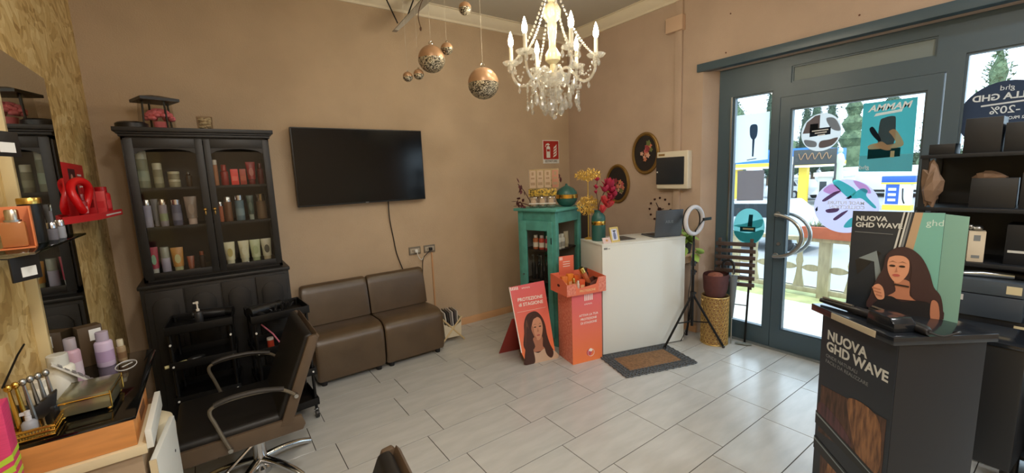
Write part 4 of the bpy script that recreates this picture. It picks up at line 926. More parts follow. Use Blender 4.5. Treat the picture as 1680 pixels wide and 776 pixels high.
bottle('black_tube', 'black round tube at back right of the orange tray', 'tube', ontray(.26, .19), .16, .03, (34, 30, 30), (60, 50, 46), 'cyl', 'products in the orange tray')

# leaning sign with a woman's portrait
HAIR = M('brown hair print', (70, 42, 34), .5); HAIR2 = M('lighter hair print', (104, 66, 50), .5); SKIN = M('skin print', (206, 148, 118), .5); SKIN2 = M('shaded skin print', (176, 118, 92), .5); KNIT = M('cream knit print', (206, 176, 152), .5); LIP = M('lip print', (176, 88, 80), .5); EYE = M('eye print', (44, 30, 26), .5)
SA = math.atan2(2.695-2.763, 2.34-2.038)
af = thing('portrait_sign', 'leaning orange cardboard sign with portrait of a long-haired woman', 'sign', (2.038, 2.763, 0), SA)
lean = R(-8)
pn = part(af, 'front_panel', MB().prism([(-.015, .12), (-.07, .685), (.262, .70), (.312, .0), (.03, .0)], 0, .005), GRAD, rot=(lean, 0, 0))
part(af, 'white_edge', MB().prism([(-.016, .115), (-.072, .686), (-.067, .686), (-.008, .115)], -.001, .0055), WP, rot=(lean, 0, 0), smooth=False)
part(af, 'rear_leg', MB().prism([(-.05, .45), (-.10, .0), (.20, .0), (.20, .45)], 0, .005), M('red card', (150, 52, 44), .6), loc=(0, .335, 0), rot=(R(30), 0, 0))
def pa(name, poly, mat, lay, sc_=True):
    if sc_ and name not in ('bar', 'thin_line'): poly = [(.165+(x-.165)*1.14, z*1.10) for x, z in poly]
    return part(pn, name, MB().prism(poly, -.0006*lay, -.0006*lay-.0006), mat, smooth=False)
for i in range(5): pa('bar', [(-.058+i*.015, .655), (-.0605+i*.015, .682), (-.053+i*.015, .682), (-.050+i*.015, .655)], WP, 1)
part(pn, 'small_print', dashes(.045, .125, .663, .012, 7), WP, smooth=False)
text(pn, 'lettering', 'PROTEZIONE', .040, WP, .115, .565, bold=.02); text(pn, 'lettering', 'di STAGIONE', .040, WP, .118, .520, bold=.02)
pa('thin_line', [(-.02, .462), (.255, .468), (.255, .466), (-.02, .460)], WP, 1)
pa('hair', smoothpoly([(.10, .40), (.155, .405), (.20, .36), (.225, .29), (.235, .20), (.255, .12), (.28, .06), (.27, .015), (.20, .0), (.10, .0), (.035, .0), (.02, .03), (.045, .10), (.03, .16), (.045, .25), (.05, .32), (.07, .375)]), HAIR, 1)
pa('hair_light', smoothpoly([(.06, .31), (.075, .35), (.085, .25), (.075, .15), (.06, .06), (.045, .10), (.05, .2)]), HAIR2, 2)
pa('neck', smoothpoly([(.115, .20), (.19, .20), (.19, .12), (.22, .09), (.10, .09), (.125, .13)]), SKIN2, 2)
pa('sweater', smoothpoly([(.10, .09), (.15, .075), (.21, .10), (.29, .06), (.305, .0), (.10, .0), (.085, .03)]), KNIT, 3)
pa('hair_lock', smoothpoly([(.07, .30), (.095, .22), (.105, .12), (.115, .03), (.10, .0), (.04, .0), (.03, .06), (.05, .16)]), HAIR, 4)
pa('hair_lock', smoothpoly([(.205, .30), (.222, .22), (.245, .14), (.275, .06), (.255, .015), (.215, .05), (.20, .13), (.195, .22)]), HAIR, 4)
pa('face', smoothpoly([(.115, .33), (.15, .36), (.185, .345), (.20, .30), (.20, .25), (.185, .20), (.16, .175), (.135, .19), (.115, .235), (.105, .28)]), SKIN, 5)
pa('cheek_shade', smoothpoly([(.112, .30), (.125, .28), (.128, .23), (.145, .19), (.135, .19), (.115, .235), (.105, .28)]), SKIN2, 6)
for ex in (.138, .180):
    pa('eye', ellipse(ex, .282, .011, .0045, 12), EYE, 6); pa('eyebrow', [(ex-.015, .298), (ex, .304), (ex+.014, .30), (ex, .3075)], HAIR, 6)
pa('nose', [(.160, .275), (.166, .245), (.158, .24), (.152, .246)], SKIN2, 6); pa('mouth', ellipse(.16, .215, .015, .006, 12), LIP, 6)
pa('hair_parting', smoothpoly([(.10, .34), (.14, .385), (.16, .36), (.13, .345), (.112, .30), (.10, .26)]), HAIR, 6)

# ------------------------------------------------------------------ rug at the counter
rg = thing('door_mat', 'brown mat with a grey braided lace border in front of counter', 'mat', oncounter(.30, -.222, 0), CA)
part(rg, 'centre', MB().box(-.255, .255, -.125, .125, 0, .010), M('brown coir', (132, 98, 66), .9, var=.25, vscale=60, bump=.8, bscale=90), .004)
wv = MB()
def ring(cx, cy, r, z): wv.tube([(cx+r*math.cos(i*PI/6), cy+r*math.sin(i*PI/6), z) for i in range(12)], .006, 5, closed=True)
hx, hy = .275, .145
for k, off in enumerate((0, .026, .05)):
    X, Y = hx+off, hy+off; n1 = int(2*X/.032); n2 = int(2*Y/.032)
    for i in range(n1+1):
        for s in (-1, 1): ring(-X+2*X*i/n1, s*Y+ (s*.006 if i % 2 and k == 2 else 0), .017, .007)
    for i in range(1, n2):
        for s in (-1, 1): ring(s*X+(s*.006 if i % 2 and k == 2 else 0), -Y+2*Y*i/n2, .017, .007)
o = part(rg, 'braided_border', wv, M('grey rubber braid', (74, 78, 82), .6)); o['kind'] = 'stuff'

# ------------------------------------------------------------------ ring light on tripod
rl = thing('ring_light', 'white ring light on a black tripod beside the counter', 'lamp', (3.45, 2.08, 0), R(-4))
for a in (R(158), R(-45), R(45)):
    part(rl, 'leg', MB().tube([(.0, 0, .50), (.27*math.cos(a), .27*math.sin(a), .012)], .010, 8), BLACKM)
    part(rl, 'brace', MB().tube([(.0, 0, .24), (.145*math.cos(a), .145*math.sin(a), .235)], .006, 6), BLACKM)
    part(rl, 'foot', MB().ell((.27*math.cos(a), .27*math.sin(a), .012), .014, .014, .012), BLACKPL)
part(rl, 'pole', MB().cyl((0, 0, .20), (0, 0, .70), .013, seg=12).cyl((0, 0, .70), (0, 0, 1.03), .009, seg=12), BLACKM)
for z in (.50, .70, .78): part(rl, 'collar', MB().cyl((0, 0, z-.02), (0, 0, z+.02), .022, seg=12).box(.015, .045, -.008, .008, z-.008, z+.008), BLACKPL)
part(rl, 'ring', MB().tube([(.118*math.cos(i*PI/20), 0, 1.165+.118*math.sin(i*PI/20)) for i in range(40)], .019, 10, closed=True), M('ring diffuser', (206, 206, 212), .4))
part(rl, 'ring_back', MB().tube([(.118*math.cos(i*PI/20), .012, 1.165+.118*math.sin(i*PI/20)) for i in range(40)], .0175, 8, closed=True), BLACKPL)
part(rl, 'phone_clamp', MB().box(.09, .20, -.035, -.02, 1.155, 1.18).tube(spline([(0, 0, 1.04), (.02, -.02, 1.10), (.10, -.025, 1.165)], 4), .006, 6), BLACKPL, .002)
single('ring_light_cable', 'thin black cable looping down along the tripod', 'cable', MB().tube(spline([(3.445, 2.075, .98), (3.41, 2.07, .80), (3.38, 2.06, .62), (3.42, 2.10, .50), (3.44, 2.12, .20), (3.47, 2.20, .01)], 6), .004, 6), BLACKPL)

# ------------------------------------------------------------------ gold lattice basket, bucket, umbrella
gb = thing('umbrella_stand', 'tall gold lattice cylinder stand beside the shop window', 'umbrella stand', (3.70, 2.005, 0))
part(gb, 'inner_wall', MB().lathe([(.112, .0), (.112, .44), (.108, .44), (.108, .01), (0, .01)], seg=36), M('tan liner', (150, 116, 76), .6))
lt = MB(); n = 22
for k in range(13):
    for i in range(n):
        a = 2*PI*(i+.5*(k % 2))/n; r = .1155; z = .03+k*.034; s = .017
        p = [(math.cos(a+dx)*r, math.sin(a+dx)*r, z+dz) for dx, dz in ((-.13, 0), (-.06, .014), (.06, .016), (.13, 0), (.06, -.016), (-.06, -.014))]
        lt.tube(p, .0032, 4, closed=True)
o = part(gb, 'lattice', lt, M('gold lattice', (206, 176, 112), .35, metal=.6)); o['kind'] = 'stuff'
for z in (.006, .45): part(gb, 'rim', MB().tube([(.115*math.cos(i*PI/18), .115*math.sin(i*PI/18), z) for i in range(36)], .006, 6, closed=True), MATS['gold lattice'])
bu = thing('burgundy_bag', 'dark burgundy fabric bag standing on top of the gold stand', 'bag', (3.70, 2.005, .457), R(15))
part(bu, 'body', MB().add(*(lambda k: ([(r*math.cos(t), r*.8*math.sin(t), z) for z, r in ((0, .105), (.06, .125), (.18, .135), (.20, .13)) for t in [2*PI*i/24 for i in range(24)]], [(q*24+i, q*24+(i+1) % 24, (q+1)*24+(i+1) % 24, (q+1)*24+i) for q in range(3) for i in range(24)] + [tuple(range(23, -1, -1))]))(0)), M('burgundy fabric', (84, 46, 44), .8, var=.15, vscale=15))
part(bu, 'scarf', MB().ell((-.02, 0, .185), .085, .065, .028, 16, 8), M('rust scarf', (140, 84, 66), .85, var=.3, vscale=30))
um = thing('umbrella', 'folded grey umbrella with a curved black handle in the stand', 'umbrella', (3.775, 1.885, 0))
part(um, 'canopy', MB().tube([(.0, 0, .25), (.0, 0, .45), (.005, 0, .64)], [.010, .026, .034], 12), M('grey umbrella cloth', (110, 118, 124), .5)); part(um, 'shaft', MB().cyl((0, 0, .0), (0, 0, .70), .006, seg=8), STEEL)
part(um, 'handle', MB().tube([(.005, 0, .66)] + [(.005, .05-.05*math.cos(a), .73+.05*math.sin(a)) for a in [PI*i/8 for i in range(9)]] + [(.005, .10, .70)], .011, 8), BLACKPL)
# folded slatted chair and green board
fc = thing('folding_chair', 'folded brown slatted wooden chair leaning by the window', 'chair', (3.86, 1.92, 0), R(-70))
BW = M('dark brown slat wood', (72, 58, 54), .55, var=.15, vscale=12)
for i in range(7): part(fc, 'slat', MB().box(-.16, .165, -.012, .012, .53+i*.062, .565+i*.062), BW, .003)
for x in (-.13, .13): part(fc, 'upright', MB().box(x-.014, x+.014, .012, .032, .50, .97), BW, .003)
for x in (-.12, .12): part(fc, 'leg', MB().tube([(x, .02, .53), (x*.9, -.02, .0)], .009, 8), BLACKM)
part(fc, 'stretcher', MB().tube([(-.115, .01, .35), (.115, .01, .35)], .005, 6), BLACKM)
single('green_board', 'narrow dark green board standing behind the gold stand', 'board', MB().box(-.035, .035, -.012, .012, 0, .56), M('dark green paint', (50, 76, 66), .5), (3.905, 1.985, 0), R(-60), bevel=.002)
single('door_wedge', 'small crumpled grey cloth on the floor by the sidelight', 'cloth', MB().ell((0, 0, .012), .05, .02, .012).ell((.05, -.02, .01), .04, .018, .010), M('grey cloth', (120, 128, 126), .8), (3.82, 1.82, 0), R(-50))

# ------------------------------------------------------------------ things on the right-hand wall
def wallthing(name, label, cat, y, z, group=None, x=XR): return thing(name, label, cat, (x, y, z), R(-90), group)
for y, z, lab, sd in ((2.85, 1.793, 'upper oval gold framed flower picture on the wall', 1), (3.225, 1.478, 'lower oval gold framed flower picture behind the magenta flowers', 2)):
    p = wallthing('oval_picture', lab, 'picture', y, z, 'oval flower pictures')
    part(p, 'canvas', MB().prism(ellipse(0, 0, .15, .195, 40), -.012, 0), M('dark painting', (38, 34, 36), .5), smooth=False)
    part(p, 'frame', MB().tube([(.158*math.cos(i*PI/24), -.012, .205*math.sin(i*PI/24)) for i in range(48)], .014, 8, closed=True), M('antique gold frame', (150, 118, 66), .4, metal=.6))
    part(p, 'inner_rim', MB().tube([(.142*math.cos(i*PI/24), -.016, .188*math.sin(i*PI/24)) for i in range(48)], .004, 6, closed=True), BRASS)
    rn = random.Random(sd); cols = [(206, 130, 100), (190, 90, 96), (214, 170, 150), (110, 120, 70), (150, 60, 70)]
    for i in range(16):
        a = rn.random()*6.28; q = rn.random()*.065; cx, cz = .015+q*math.cos(a), q*1.4*math.sin(a)+(.02 if sd == 1 else -.04); r_ = rn.uniform(.014, .03)
        part(p, 'painted_flower', MB().prism([(cx+r_*(1+.25*math.cos(5*t))*math.cos(t), cz+r_*(1+.25*math.cos(5*t))*math.sin(t)) for t in [i2*PI/10 for i2 in range(20)]], -.0125-.0004*i, -.0129-.0004*i), M('flower paint %d' % (i % 5), cols[i % 5], .5), smooth=False)
ep = wallthing('fuse_box', 'white electrical fuse box with dark tinted door', 'fuse box', 2.495, 1.425)
part(ep, 'housing', MB().box(-.172, .172, -.075, 0, 0, .365), M('ivory plastic', (226, 218, 198), .4), .012, bseg=3); part(ep, 'door', MB().box(-.172, .135, -.085, -.072, .045, .31), M('smoked door', (44, 48, 54), .25), .006); part(ep, 'badge', MB().box(-.15, -.08, -.0765, -.075, .325, .345), M('gold badge', (150, 120, 70), .4), smooth=False); part(ep, 'latch', MB().box(-.160, -.150, -.088, -.085, .16, .175), WHITE)
dk = wallthing('wall_clock', 'wall clock made of a circle of dark dots behind the laptop', 'clock', 2.675, 1.21)
for i in range(12): part(dk, 'hour_dot', MB().cyl((.125*math.sin(i*PI/6), -.008, .118*math.cos(i*PI/6)), (.125*math.sin(i*PI/6), 0, .118*math.cos(i*PI/6)), .011, seg=12), M('dark brown dot', (60, 36, 34), .4))
part(dk, 'hand', MB().obox((-.02, -.008, .03), (.006, .003, .09), 0, 0, R(-30)), BLACKPL); part(dk, 'hand', MB().obox((.02, -.006, .0), (.006, .003, .06), 0, 0, R(70)), BLACKPL); part(dk, 'hub', MB().cyl((0, -.014, 0), (0, 0, 0), .02, seg=16), MATS['dark brown dot'])
sw = wallthing('wall_switch', 'white wall box with dark framed switch near the ceiling', 'switch', 2.51, 2.90)
part(sw, 'box', MB().box(-.09, .09, -.055, 0, 0, .135), M('wall coloured box', (206, 176, 150), .6), .004); part(sw, 'bezel', MB().box(-.095, -.088, -.052, -.008, .012, .123), M('dark bezel', (66, 54, 46), .4), .002); part(sw, 'rocker', MB().box(-.098, -.094, -.042, -.018, .035, .105), WHITE, .002)
for i, (y, z) in enumerate(((2.0, 2.91), (2.03, 2.60), (1.10, 2.62))): single('wall_nail', ['small nail hole high above the sidelight', 'tiny nail just above the left beam end', 'tiny nail above the middle of beam'][i], 'nail', MB().cyl((XR-.004, y, z), (XR, y, z), .006, seg=8), M('rust', (96, 56, 40), .7))
# fire extinguisher sign
fe = thing('fire_sign', 'red fire extinguisher sign reading ESTINTORE on the back wall', 'sign', (3.495, YB, 1.745))
part(fe, 'plate', MB().box(-.13, .13, -.003, 0, 0, .28), WHITE, .0005); part(fe, 'red_field', MB().box(-.122, .122, -.004, -.003, .052, .272), M('sign red', (176, 44, 38), .4), smooth=False)
art(fe, 'extinguisher', [(-.075, .07), (-.015, .07), (-.015, .19), (-.022, .205), (-.04, .21), (-.04, .22), (-.02, .222), (-.02, .23), (-.045, .245), (-.08, .235), (-.095, .20), (-.088, .198), (-.074, .222), (-.05, .222), (-.05, .21), (-.068, .205), (-.075, .19)], WHITE, -.004)
art(fe, 'extinguisher_label', [(-.068, .145), (-.022, .145), (-.022, .172), (-.068, .172)], MATS['sign red'], -.0048)
for k in range(4): art(fe, 'flame', smoothpoly([(.03+.005*k, .075+.032*k), (.06, .085+.034*k), (.085, .10+.034*k), (.09, .13+.034*k), (.07, .11+.034*k), (.045, .098+.033*k)], 3), WHITE, -.004)
text(fe, 'lettering', 'ESTINTORE', .038, BLACKPL, 0, .027, -.0032, bold=.01)

# ------------------------------------------------------------------ chandelier
def crystal():
    m = bpy.data.materials.new('cut crystal'); m.use_nodes = True; nt = m.node_tree
    for n in list(nt.nodes): nt.nodes.remove(n)
    out = nt.nodes.new('ShaderNodeOutputMaterial'); a = nt.nodes.new('ShaderNodeMixShader'); b = nt.nodes.new('ShaderNodeMixShader'); c = nt.nodes.new('ShaderNodeMixShader')
    t = nt.nodes.new('ShaderNodeBsdfTransparent'); t.inputs[0].default_value = (.95, .94, .9, 1); g = nt.nodes.new('ShaderNodeBsdfGlossy'); g.inputs['Roughness'].default_value = .12
    d = nt.nodes.new('ShaderNodeBsdfDiffuse'); d.inputs[0].default_value = (.92, .9, .84, 1); tr = nt.nodes.new('ShaderNodeBsdfTranslucent'); tr.inputs[0].default_value = (.92, .9, .84, 1)
    a.inputs[0].default_value = .46; b.inputs[0].default_value = .42; c.inputs[0].default_value = .55
    nt.links.new(d.outputs[0], c.inputs[1]); nt.links.new(tr.outputs[0], c.inputs[2]); nt.links.new(g.outputs[0], b.inputs[1]); nt.links.new(c.outputs[0], b.inputs[2])
    nt.links.new(t.outputs[0], a.inputs[1]); nt.links.new(b.outputs[0], a.inputs[2]); nt.links.new(a.outputs[0], out.inputs[0])
    return m
CRY = G('crystal', (236, 232, 218), .42, .06, False); CRY2 = crystal()
CH = thing('crystal_chandelier', 'crystal chandelier with candle bulbs and hanging glass drops', 'chandelier', (1.99, 2.245, 1.985))
part(CH, 'ceiling_rose', MB().lathe([(.02, 1.24), (.05, 1.265), (.06, 1.295)], seg=20), BRASS); part(CH, 'chain', MB().cyl((0, 0, .80), (0, 0, 1.25), .006, seg=8), BRASS)
part(CH, 'stem', MB().lathe([(.022, .28), (.022, .36), (.05, .385), (.052, .42), (.035, .45), (.022, .47), (.026, .55), (.034, .60), (.03, .63), (.058, .66), (.062, .70), (.045, .735), (.02, .75), (.03, .78), (.012, .80)], seg=20), M('ivory crystal stem', (214, 200, 160), .15, coat=.6))
part(CH, 'bowl', MB().lathe([(.03, .22), (.085, .235), (.115, .27), (.12, .285), (.105, .285), (.07, .255), (.02, .245)], seg=28), CRY2)
part(CH, 'lower_bowl', MB().lathe([(.02, .15), (.05, .16), (.07, .19), (.05, .20)], seg=24), CRY2)
drop_me = MB().lathe([(.0008, -.052), (.007, -.047), (.0125, -.036), (.011, -.024), (.004, -.008), (.001, 0)], seg=8).mesh('drop', angle=15); drop_me.materials.append(CRY2)
bead_me = MB().ell((0, 0, 0), .009, .009, .009, 8, 6).mesh('bead', angle=15); bead_me.materials.append(CRY2)
def drop(x, y, z, s=1.0):
    o = link('crystal_drop', drop_me, None, CH, (x, y, z)); o.scale = (s, s, s); link('crystal_bead', bead_me, None, CH, (x, y, z+.006))
BULB = emis('lit bulb', (255, 240, 206), 55)
for i in range(6):
    a = R(12+60*i); ca, sa = math.cos(a), math.sin(a)
    def q(r, z, da=0): return (r*math.cos(a+da), r*math.sin(a+da), z)
    part(CH, 'arm', MB().tube(spline([q(.03, .31), q(.09, .335), q(.13, .30), q(.18, .245), q(.235, .245), q(.275, .30), q(.285, .375)], 5), .0095, 8), CRY2)
    part(CH, 'bobeche', MB().lathe([(.012, .375), (.05, .385), (.062, .40), (.058, .402), (.04, .392), (.012, .388)], q(.285, 0), seg=18), CRY2)
    part(CH, 'candle', MB().cyl(q(.285, .388), q(.285, .50), .013, seg=14), M('candle sleeve', (240, 234, 210), .4))
    b = part(CH, 'bulb', MB().lathe([(.008, .50), (.017, .52), (.018, .54), (.010, .575), (.001, .60)], q(.285, 0), seg=14), BULB)
    L_ = bpy.data.lights.new('bulb_light', 'POINT'); L_.energy = 2.0; L_.color = (1, .90, .72); L_.shadow_soft_size = .02
    lo = bpy.data.objects.new('bulb_light', L_); C.objects.link(lo); lo.parent = CH; lo.location = q(.285, .63)
    for da in (-.2, -.07, .07, .2): drop(*q(.285+.02*math.cos(da*9), .382, da), s=1.0)
    for r_, z in ((.235, .236), (.18, .236)): drop(*q(r_, z), s=.9)
    bs = MB(); p0 = Vector(q(.05, .78)); p1 = Vector(q(.27, .40)); N = 20
    for k in range(N):
        u = k/(N-1); p = p0.lerp(p1, u); p.z -= .05*math.sin(PI*u); bs.ell(p, .0085, .0085, .010, 6, 5)
    part(CH, 'bead_string', bs, CRY2)['kind'] = 'stuff'
    bs = MB(); p0 = Vector(q(.272, .385)); p1 = Vector((.272*math.cos(a+PI/3), .272*math.sin(a+PI/3), .385))
    for k in range(12):
        u = k/11; p = p0.lerp(p1, u); p.z -= .13*math.sin(PI*u); bs.ell(p, .007, .007, .007, 6, 5)
    part(CH, 'bead_string', bs, CRY2)['kind'] = 'stuff'
for r_, z, n_, s in ((.145, .255, 8, 1.4), (.118, .20, 7, 1.5), (.09, .15, 6, 1.6), (.06, .115, 5, 1.7), (.16, .16, 6, 1.5)):
    for i in range(n_): a = 2*PI*i/n_+r_*20; drop(r_*math.cos(a), r_*math.sin(a), z, s)
for i in range(6):
    a = R(42+60*i); part(CH, 'bead_string', (lambda m: [m.ell((.19*math.cos(a), .19*math.sin(a), .23-.018*k), .006, .006, .008, 6, 5) for k in range(7)] and m)(MB()), CRY2)['kind'] = 'stuff'; drop(.19*math.cos(a), .19*math.sin(a), .105, 1.0)
part(CH, 'pendant_ball', MB().ell((0, 0, .018), .019, .019, .019, 14, 10).cyl((0, 0, .035), (0, 0, .16), .0025, seg=6), CRY2)

# ------------------------------------------------------------------ hanging glitter balls
def glitter():
    m = bpy.data.materials.new('silver glitter'); m.use_nodes = True; nt = m.node_tree; b = nt.nodes['Principled BSDF']
    tc = nt.nodes.new('ShaderNodeTexCoord'); v = nt.nodes.new('ShaderNodeTexVoronoi'); v.inputs['Scale'].default_value = 190; nt.links.new(tc.outputs['Object'], v.inputs['Vector'])
    r = nt.nodes.new('ShaderNodeValToRGB'); sp = nt.nodes.new('ShaderNodeSeparateColor'); nt.links.new(v.outputs['Color'], sp.inputs[0]); nt.links.new(sp.outputs[0], r.inputs[0]); nt.links.new(r.outputs[0], b.inputs['Base Color'])
    e = r.color_ramp.elements; e[0].color = lin((66, 58, 46)) + (1,); e[1].color = lin((236, 226, 200)) + (1,); e[0].position = .3; e[1].position = .85
    b.inputs['Metallic'].default_value = .5; b.inputs['Roughness'].default_value = .3
    nm = nt.nodes.new('ShaderNodeBump'); nm.inputs['Strength'].default_value = .8; nm.inputs['Distance'].default_value = .002; nt.links.new(sp.outputs[1], nm.inputs['Height']); nt.links.new(nm.outputs[0], b.inputs['Normal'])
    return m
GLI = glitter(); COP = M('satin copper ball', (184, 144, 108), .35, metal=.35, var=.08, vscale=12); THR = M('nylon thread', (190, 180, 160), .5)
def hball(label, c, r, tilt=0):
    t = thing('hanging_ball', label, 'ornament', (c[0], c[1], c[2]), 0, 'hanging glitter balls')
    prof = [(r*math.sin(PI*i/18), -r*math.cos(PI*i/18)) for i in range(10)]; prof[0] = (0.0001, -r)
    part(t, 'glitter_half', MB().lathe([(p*1.012, z) for p, z in prof], seg=28), GLI, rot=(0, R(tilt), 0))
    prof = [(r*math.sin(PI*i/18), -r*math.cos(PI*i/18)) for i in range(9, 19)]; prof[-1] = (.0001, r)
    part(t, 'copper_half', MB().lathe(prof, seg=28), COP, rot=(0, R(tilt), 0))
    part(t, 'loop', MB().tube([(r*.13*math.cos(i*PI/6), 0, r*1.13+r*.13*math.sin(i*PI/6)) for i in range(12)], max(.0025, r*.04), 6, closed=True), CRY)
    part(t, 'thread', MB().cyl((0, 0, r*1.2), (0, 0, ZC-c[2]), .0009, seg=5), THR)
hball('large half copper half glitter ball left of the chandelier', (1.611, 2.531, 2.244), .104)
hball('second large glitter ball with gold upper half', (1.317, 2.696, 2.406), .088)
hball('small ball touching the upper right of second ball', (1.41, 2.648, 2.472), .040)
hball('small dark ball just below left of second ball', (1.235, 2.734, 2.308), .034)
hball('small purplish ball, leftmost of the hanging balls', (1.169, 2.763, 2.292), .032)
hball('small ball hanging highest near the ceiling moulding', (1.527, 2.582, 2.724), .042)
# ceiling bracket with cord
bkx = thing('ceiling_bracket', 'grey metal bracket hanging from the ceiling near the moulding', 'bracket', (1.6, 3.70, 2.89))
part(bkx, 'beam', MB().prism([(-.14, .0), (-.10, .0), (.32, .39), (.22, .39)], -.03, .03), M('bracket grey', (150, 142, 130), .45, metal=.2), .003)
part(bkx, 'rod', MB().tube([(-.10, -.02, .06), (-.26, -.02, .39)], .006, 8), BLACKM); part(bkx, 'rod', MB().tube([(0, -.02, .15), (.11, -.02, .39)], .006, 8), BLACKM)
part(bkx, 'mount_plate', MB().box(-.30, .34, -.06, .06, .38, .39), MATS['bracket grey'])
part(bkx, 'cord', MB().tube(spline([(.19, -.03, .385), (.12, -.03, .25), (.09, -.03, .15), (.105, -.03, .06)], 5), .004, 6), M('brown cord', (96, 70, 50), .7)); part(bkx, 'cord_knob', MB().ell((.106, -.03, .045), .010, .010, .020), M('brown cord', (96, 70, 50), .7))
# unseen ceiling lamps added behind the camera to brighten the dim interior
for i, (x, y) in enumerate(((.3, -.9), (1.6, -1.1), (.45, .7), (.4, -2.0), (2.7, -.7))):
    l = thing('fill_lamp', ['added round fill lamp behind the mirror side', 'added round fill lamp behind the window side', 'added round fill lamp above the near chair', 'added round fill lamp at the far back', 'added round fill lamp nearest the dark display shelf'][i], 'lamp', (x, y, ZC-.05), 0, 'added fill lamps')
    part(l, 'rim', MB().lathe([(.15, 0), (.155, .05)], seg=28), WHITE); part(l, 'diffuser', MB().lathe([(.001, -.03), (.09, -.022), (.145, 0)], seg=28), emis('fill lamp diffuser', (255, 236, 212), 9))
    L_ = bpy.data.lights.new('fill_light', 'AREA'); L_.shape = 'DISK'; L_.size = .28; L_.energy = 17; L_.color = ((1, .93, .84), (1, .96, .92), (1, .93, .84), (1, .93, .84), (.90, .95, 1))[i]
    lo = bpy.data.objects.new('fill_light', L_); C.objects.link(lo); lo.parent = l; lo.location = (0, 0, -.04)

# ------------------------------------------------------------------ dark product stand on the right
HAZE_BLK = M('black card with haze tint', (32, 40, 50), .45); HAZE_BLK2 = M('black side with haze tint', (17, 20, 26), .5); SLAB = M('glossy black slab', (26, 30, 36), .14, spec=.6)  # bluish window haze put into the colour of black card
PG = M('pale grey print', (196, 200, 198), .5)
A_ = Vector((2.10, .66)); B_ = Vector((1.893, .367)); dv = (B_-A_).normalized(); FA = math.atan2(dv.y, dv.x)
# local x runs along the printed face (left to right seen from the room), local -y points out of that face
ps = thing('product_stand', 'dark floor stand printed NUOVA GHD WAVE with hair photographs', 'display stand', (A_.x, A_.y, 0), FA)
WS = (B_-A_).length
part(ps, 'body', MB().box(0, WS, .002, .31, 0, .985), HAZE_BLK2, .003)
part(ps, 'front_panel', MB().box(.002, WS-.002, 0, .002, .01, .98), HAZE_BLK, smooth=False)
part(ps, 'top_slab', MB().box(-.03, WS+.012, -.03, .335, .985, 1.014), SLAB, .003)
part(ps, 'label_strip', MB().box(.09, .30, -.034, -.0305, .987, 1.012), M('beige strip', (170, 160, 140), .4), .001)
text(ps, 'lettering', 'NUOVA', .056, PG, .035, .895, align='LEFT', bold=.03); text(ps, 'lettering', 'GHD WAVE', .056, PG, .035, .846, align='LEFT', bold=.03)
text(ps, 'small_lettering', 'ONDE NATURALI', .021, M('dim print', (120, 126, 130), .5), .035, .803, align='LEFT', bold=.0); text(ps, 'small_lettering', 'FACILI DA REALIZZARE', .021, MATS['dim print'], .035, .779, align='LEFT', bold=.0)
HB = M('brown hair photo', (96, 68, 54), .5, col2=(50, 36, 30), vscale=7, stretch=(9, 1, 1.5)); HB2 = M('light brown hair photo', (150, 108, 74), .5, col2=(84, 58, 44), vscale=7, stretch=(9, 1, 1.5)); HB3 = M('plum hair photo', (92, 60, 66), .5, col2=(54, 38, 44), vscale=7, stretch=(9, 1, 1.5))
def fpz(name, poly, mat, lay=1): return part(ps, name, MB().prism(poly, -.0005*lay, -.0005*lay-.0005), mat, smooth=False)
fpz('hair_photo', [(.02, .66), (.34, .69), (.34, .46), (.02, .44)], HB); fpz('hair_photo', smoothpoly([(.17, .68), (.30, .68), (.33, .56), (.32, .46), (.24, .46), (.19, .56)]), HB2, 2); fpz('hair_photo', smoothpoly([(.02, .58), (.12, .56), (.20, .50), (.15, .47), (.02, .50)]), HB3, 2)
IRON = M('photo iron black', (24, 26, 30), .4); IRON2 = M('photo iron highlight', (120, 134, 140), .4)
for k, z in enumerate((.53, .41)):
    fpz('iron_photo', [(.0, z), (.31, z-.075), (.31, z-.115), (.0, z-.06)], IRON, 3); fpz('iron_shine', [(.0, z-.008), (.30, z-.085), (.30, z-.09), (.0, z-.016)], IRON2, 4)
fpz('hair_photo', [(.04, .38), (.345, .34), (.345, .01), (.06, .01)], HB, 1); fpz('hair_photo', smoothpoly([(.10, .36), (.16, .35), (.20, .25), (.17, .10), (.10, .05), (.07, .2)]), HB2, 2); fpz('hair_photo', smoothpoly([(.22, .33), (.30, .32), (.34, .18), (.31, .05), (.25, .1)]), HB3, 2)
def onstand(u, v, z=1.014): return (A_.x+dv.x*u-dv.y*v, A_.y+dv.y*u+dv.x*v, z)
# standing portrait board
b0 = Vector((2.165, .60)); b1 = Vector((2.215, .335)); bd = (b1-b0).normalized(); BA = math.atan2(bd.y, bd.x); BWd = (b1-b0).length
pb = thing('portrait_board', 'dark and mint green show card with a woman holding a styler on stand', 'sign', (b0.x, b0.y, 1.014), BA)
MINT = M('mint print', (112, 172, 162), .5); MINT2 = M('pale mint wing', (136, 184, 174), .5)
bp_ = part(pb, 'back_card', MB().box(0, BWd, 0, .004, 0, .405), HAZE_BLK, .0005)
part(pb, 'mint_wing', MB().add([(BWd, 0, 0), (BWd+.06, -.03, 0), (BWd+.06, -.026, 0), (BWd, .004, 0), (BWd, 0, .40), (BWd+.06, -.03, .395), (BWd+.06, -.026, .395), (BWd, .004, .40)], [(3,2,1,0),(4,5,6,7),(0,1,5,4),(1,2,6,5),(2,3,7,6),(3,0,4,7)]), MINT2, smooth=False)
def bpz(name, poly, mat, lay=1): return part(bp_, name, MB().prism(poly, -.0006*lay, -.0006*lay-.0006), mat, smooth=False)
bpz('mint_field', [(.185, 0), (BWd-.001, 0), (BWd-.001, .404), (.205, .404), (.195, .30), (.17, .2)], MINT)
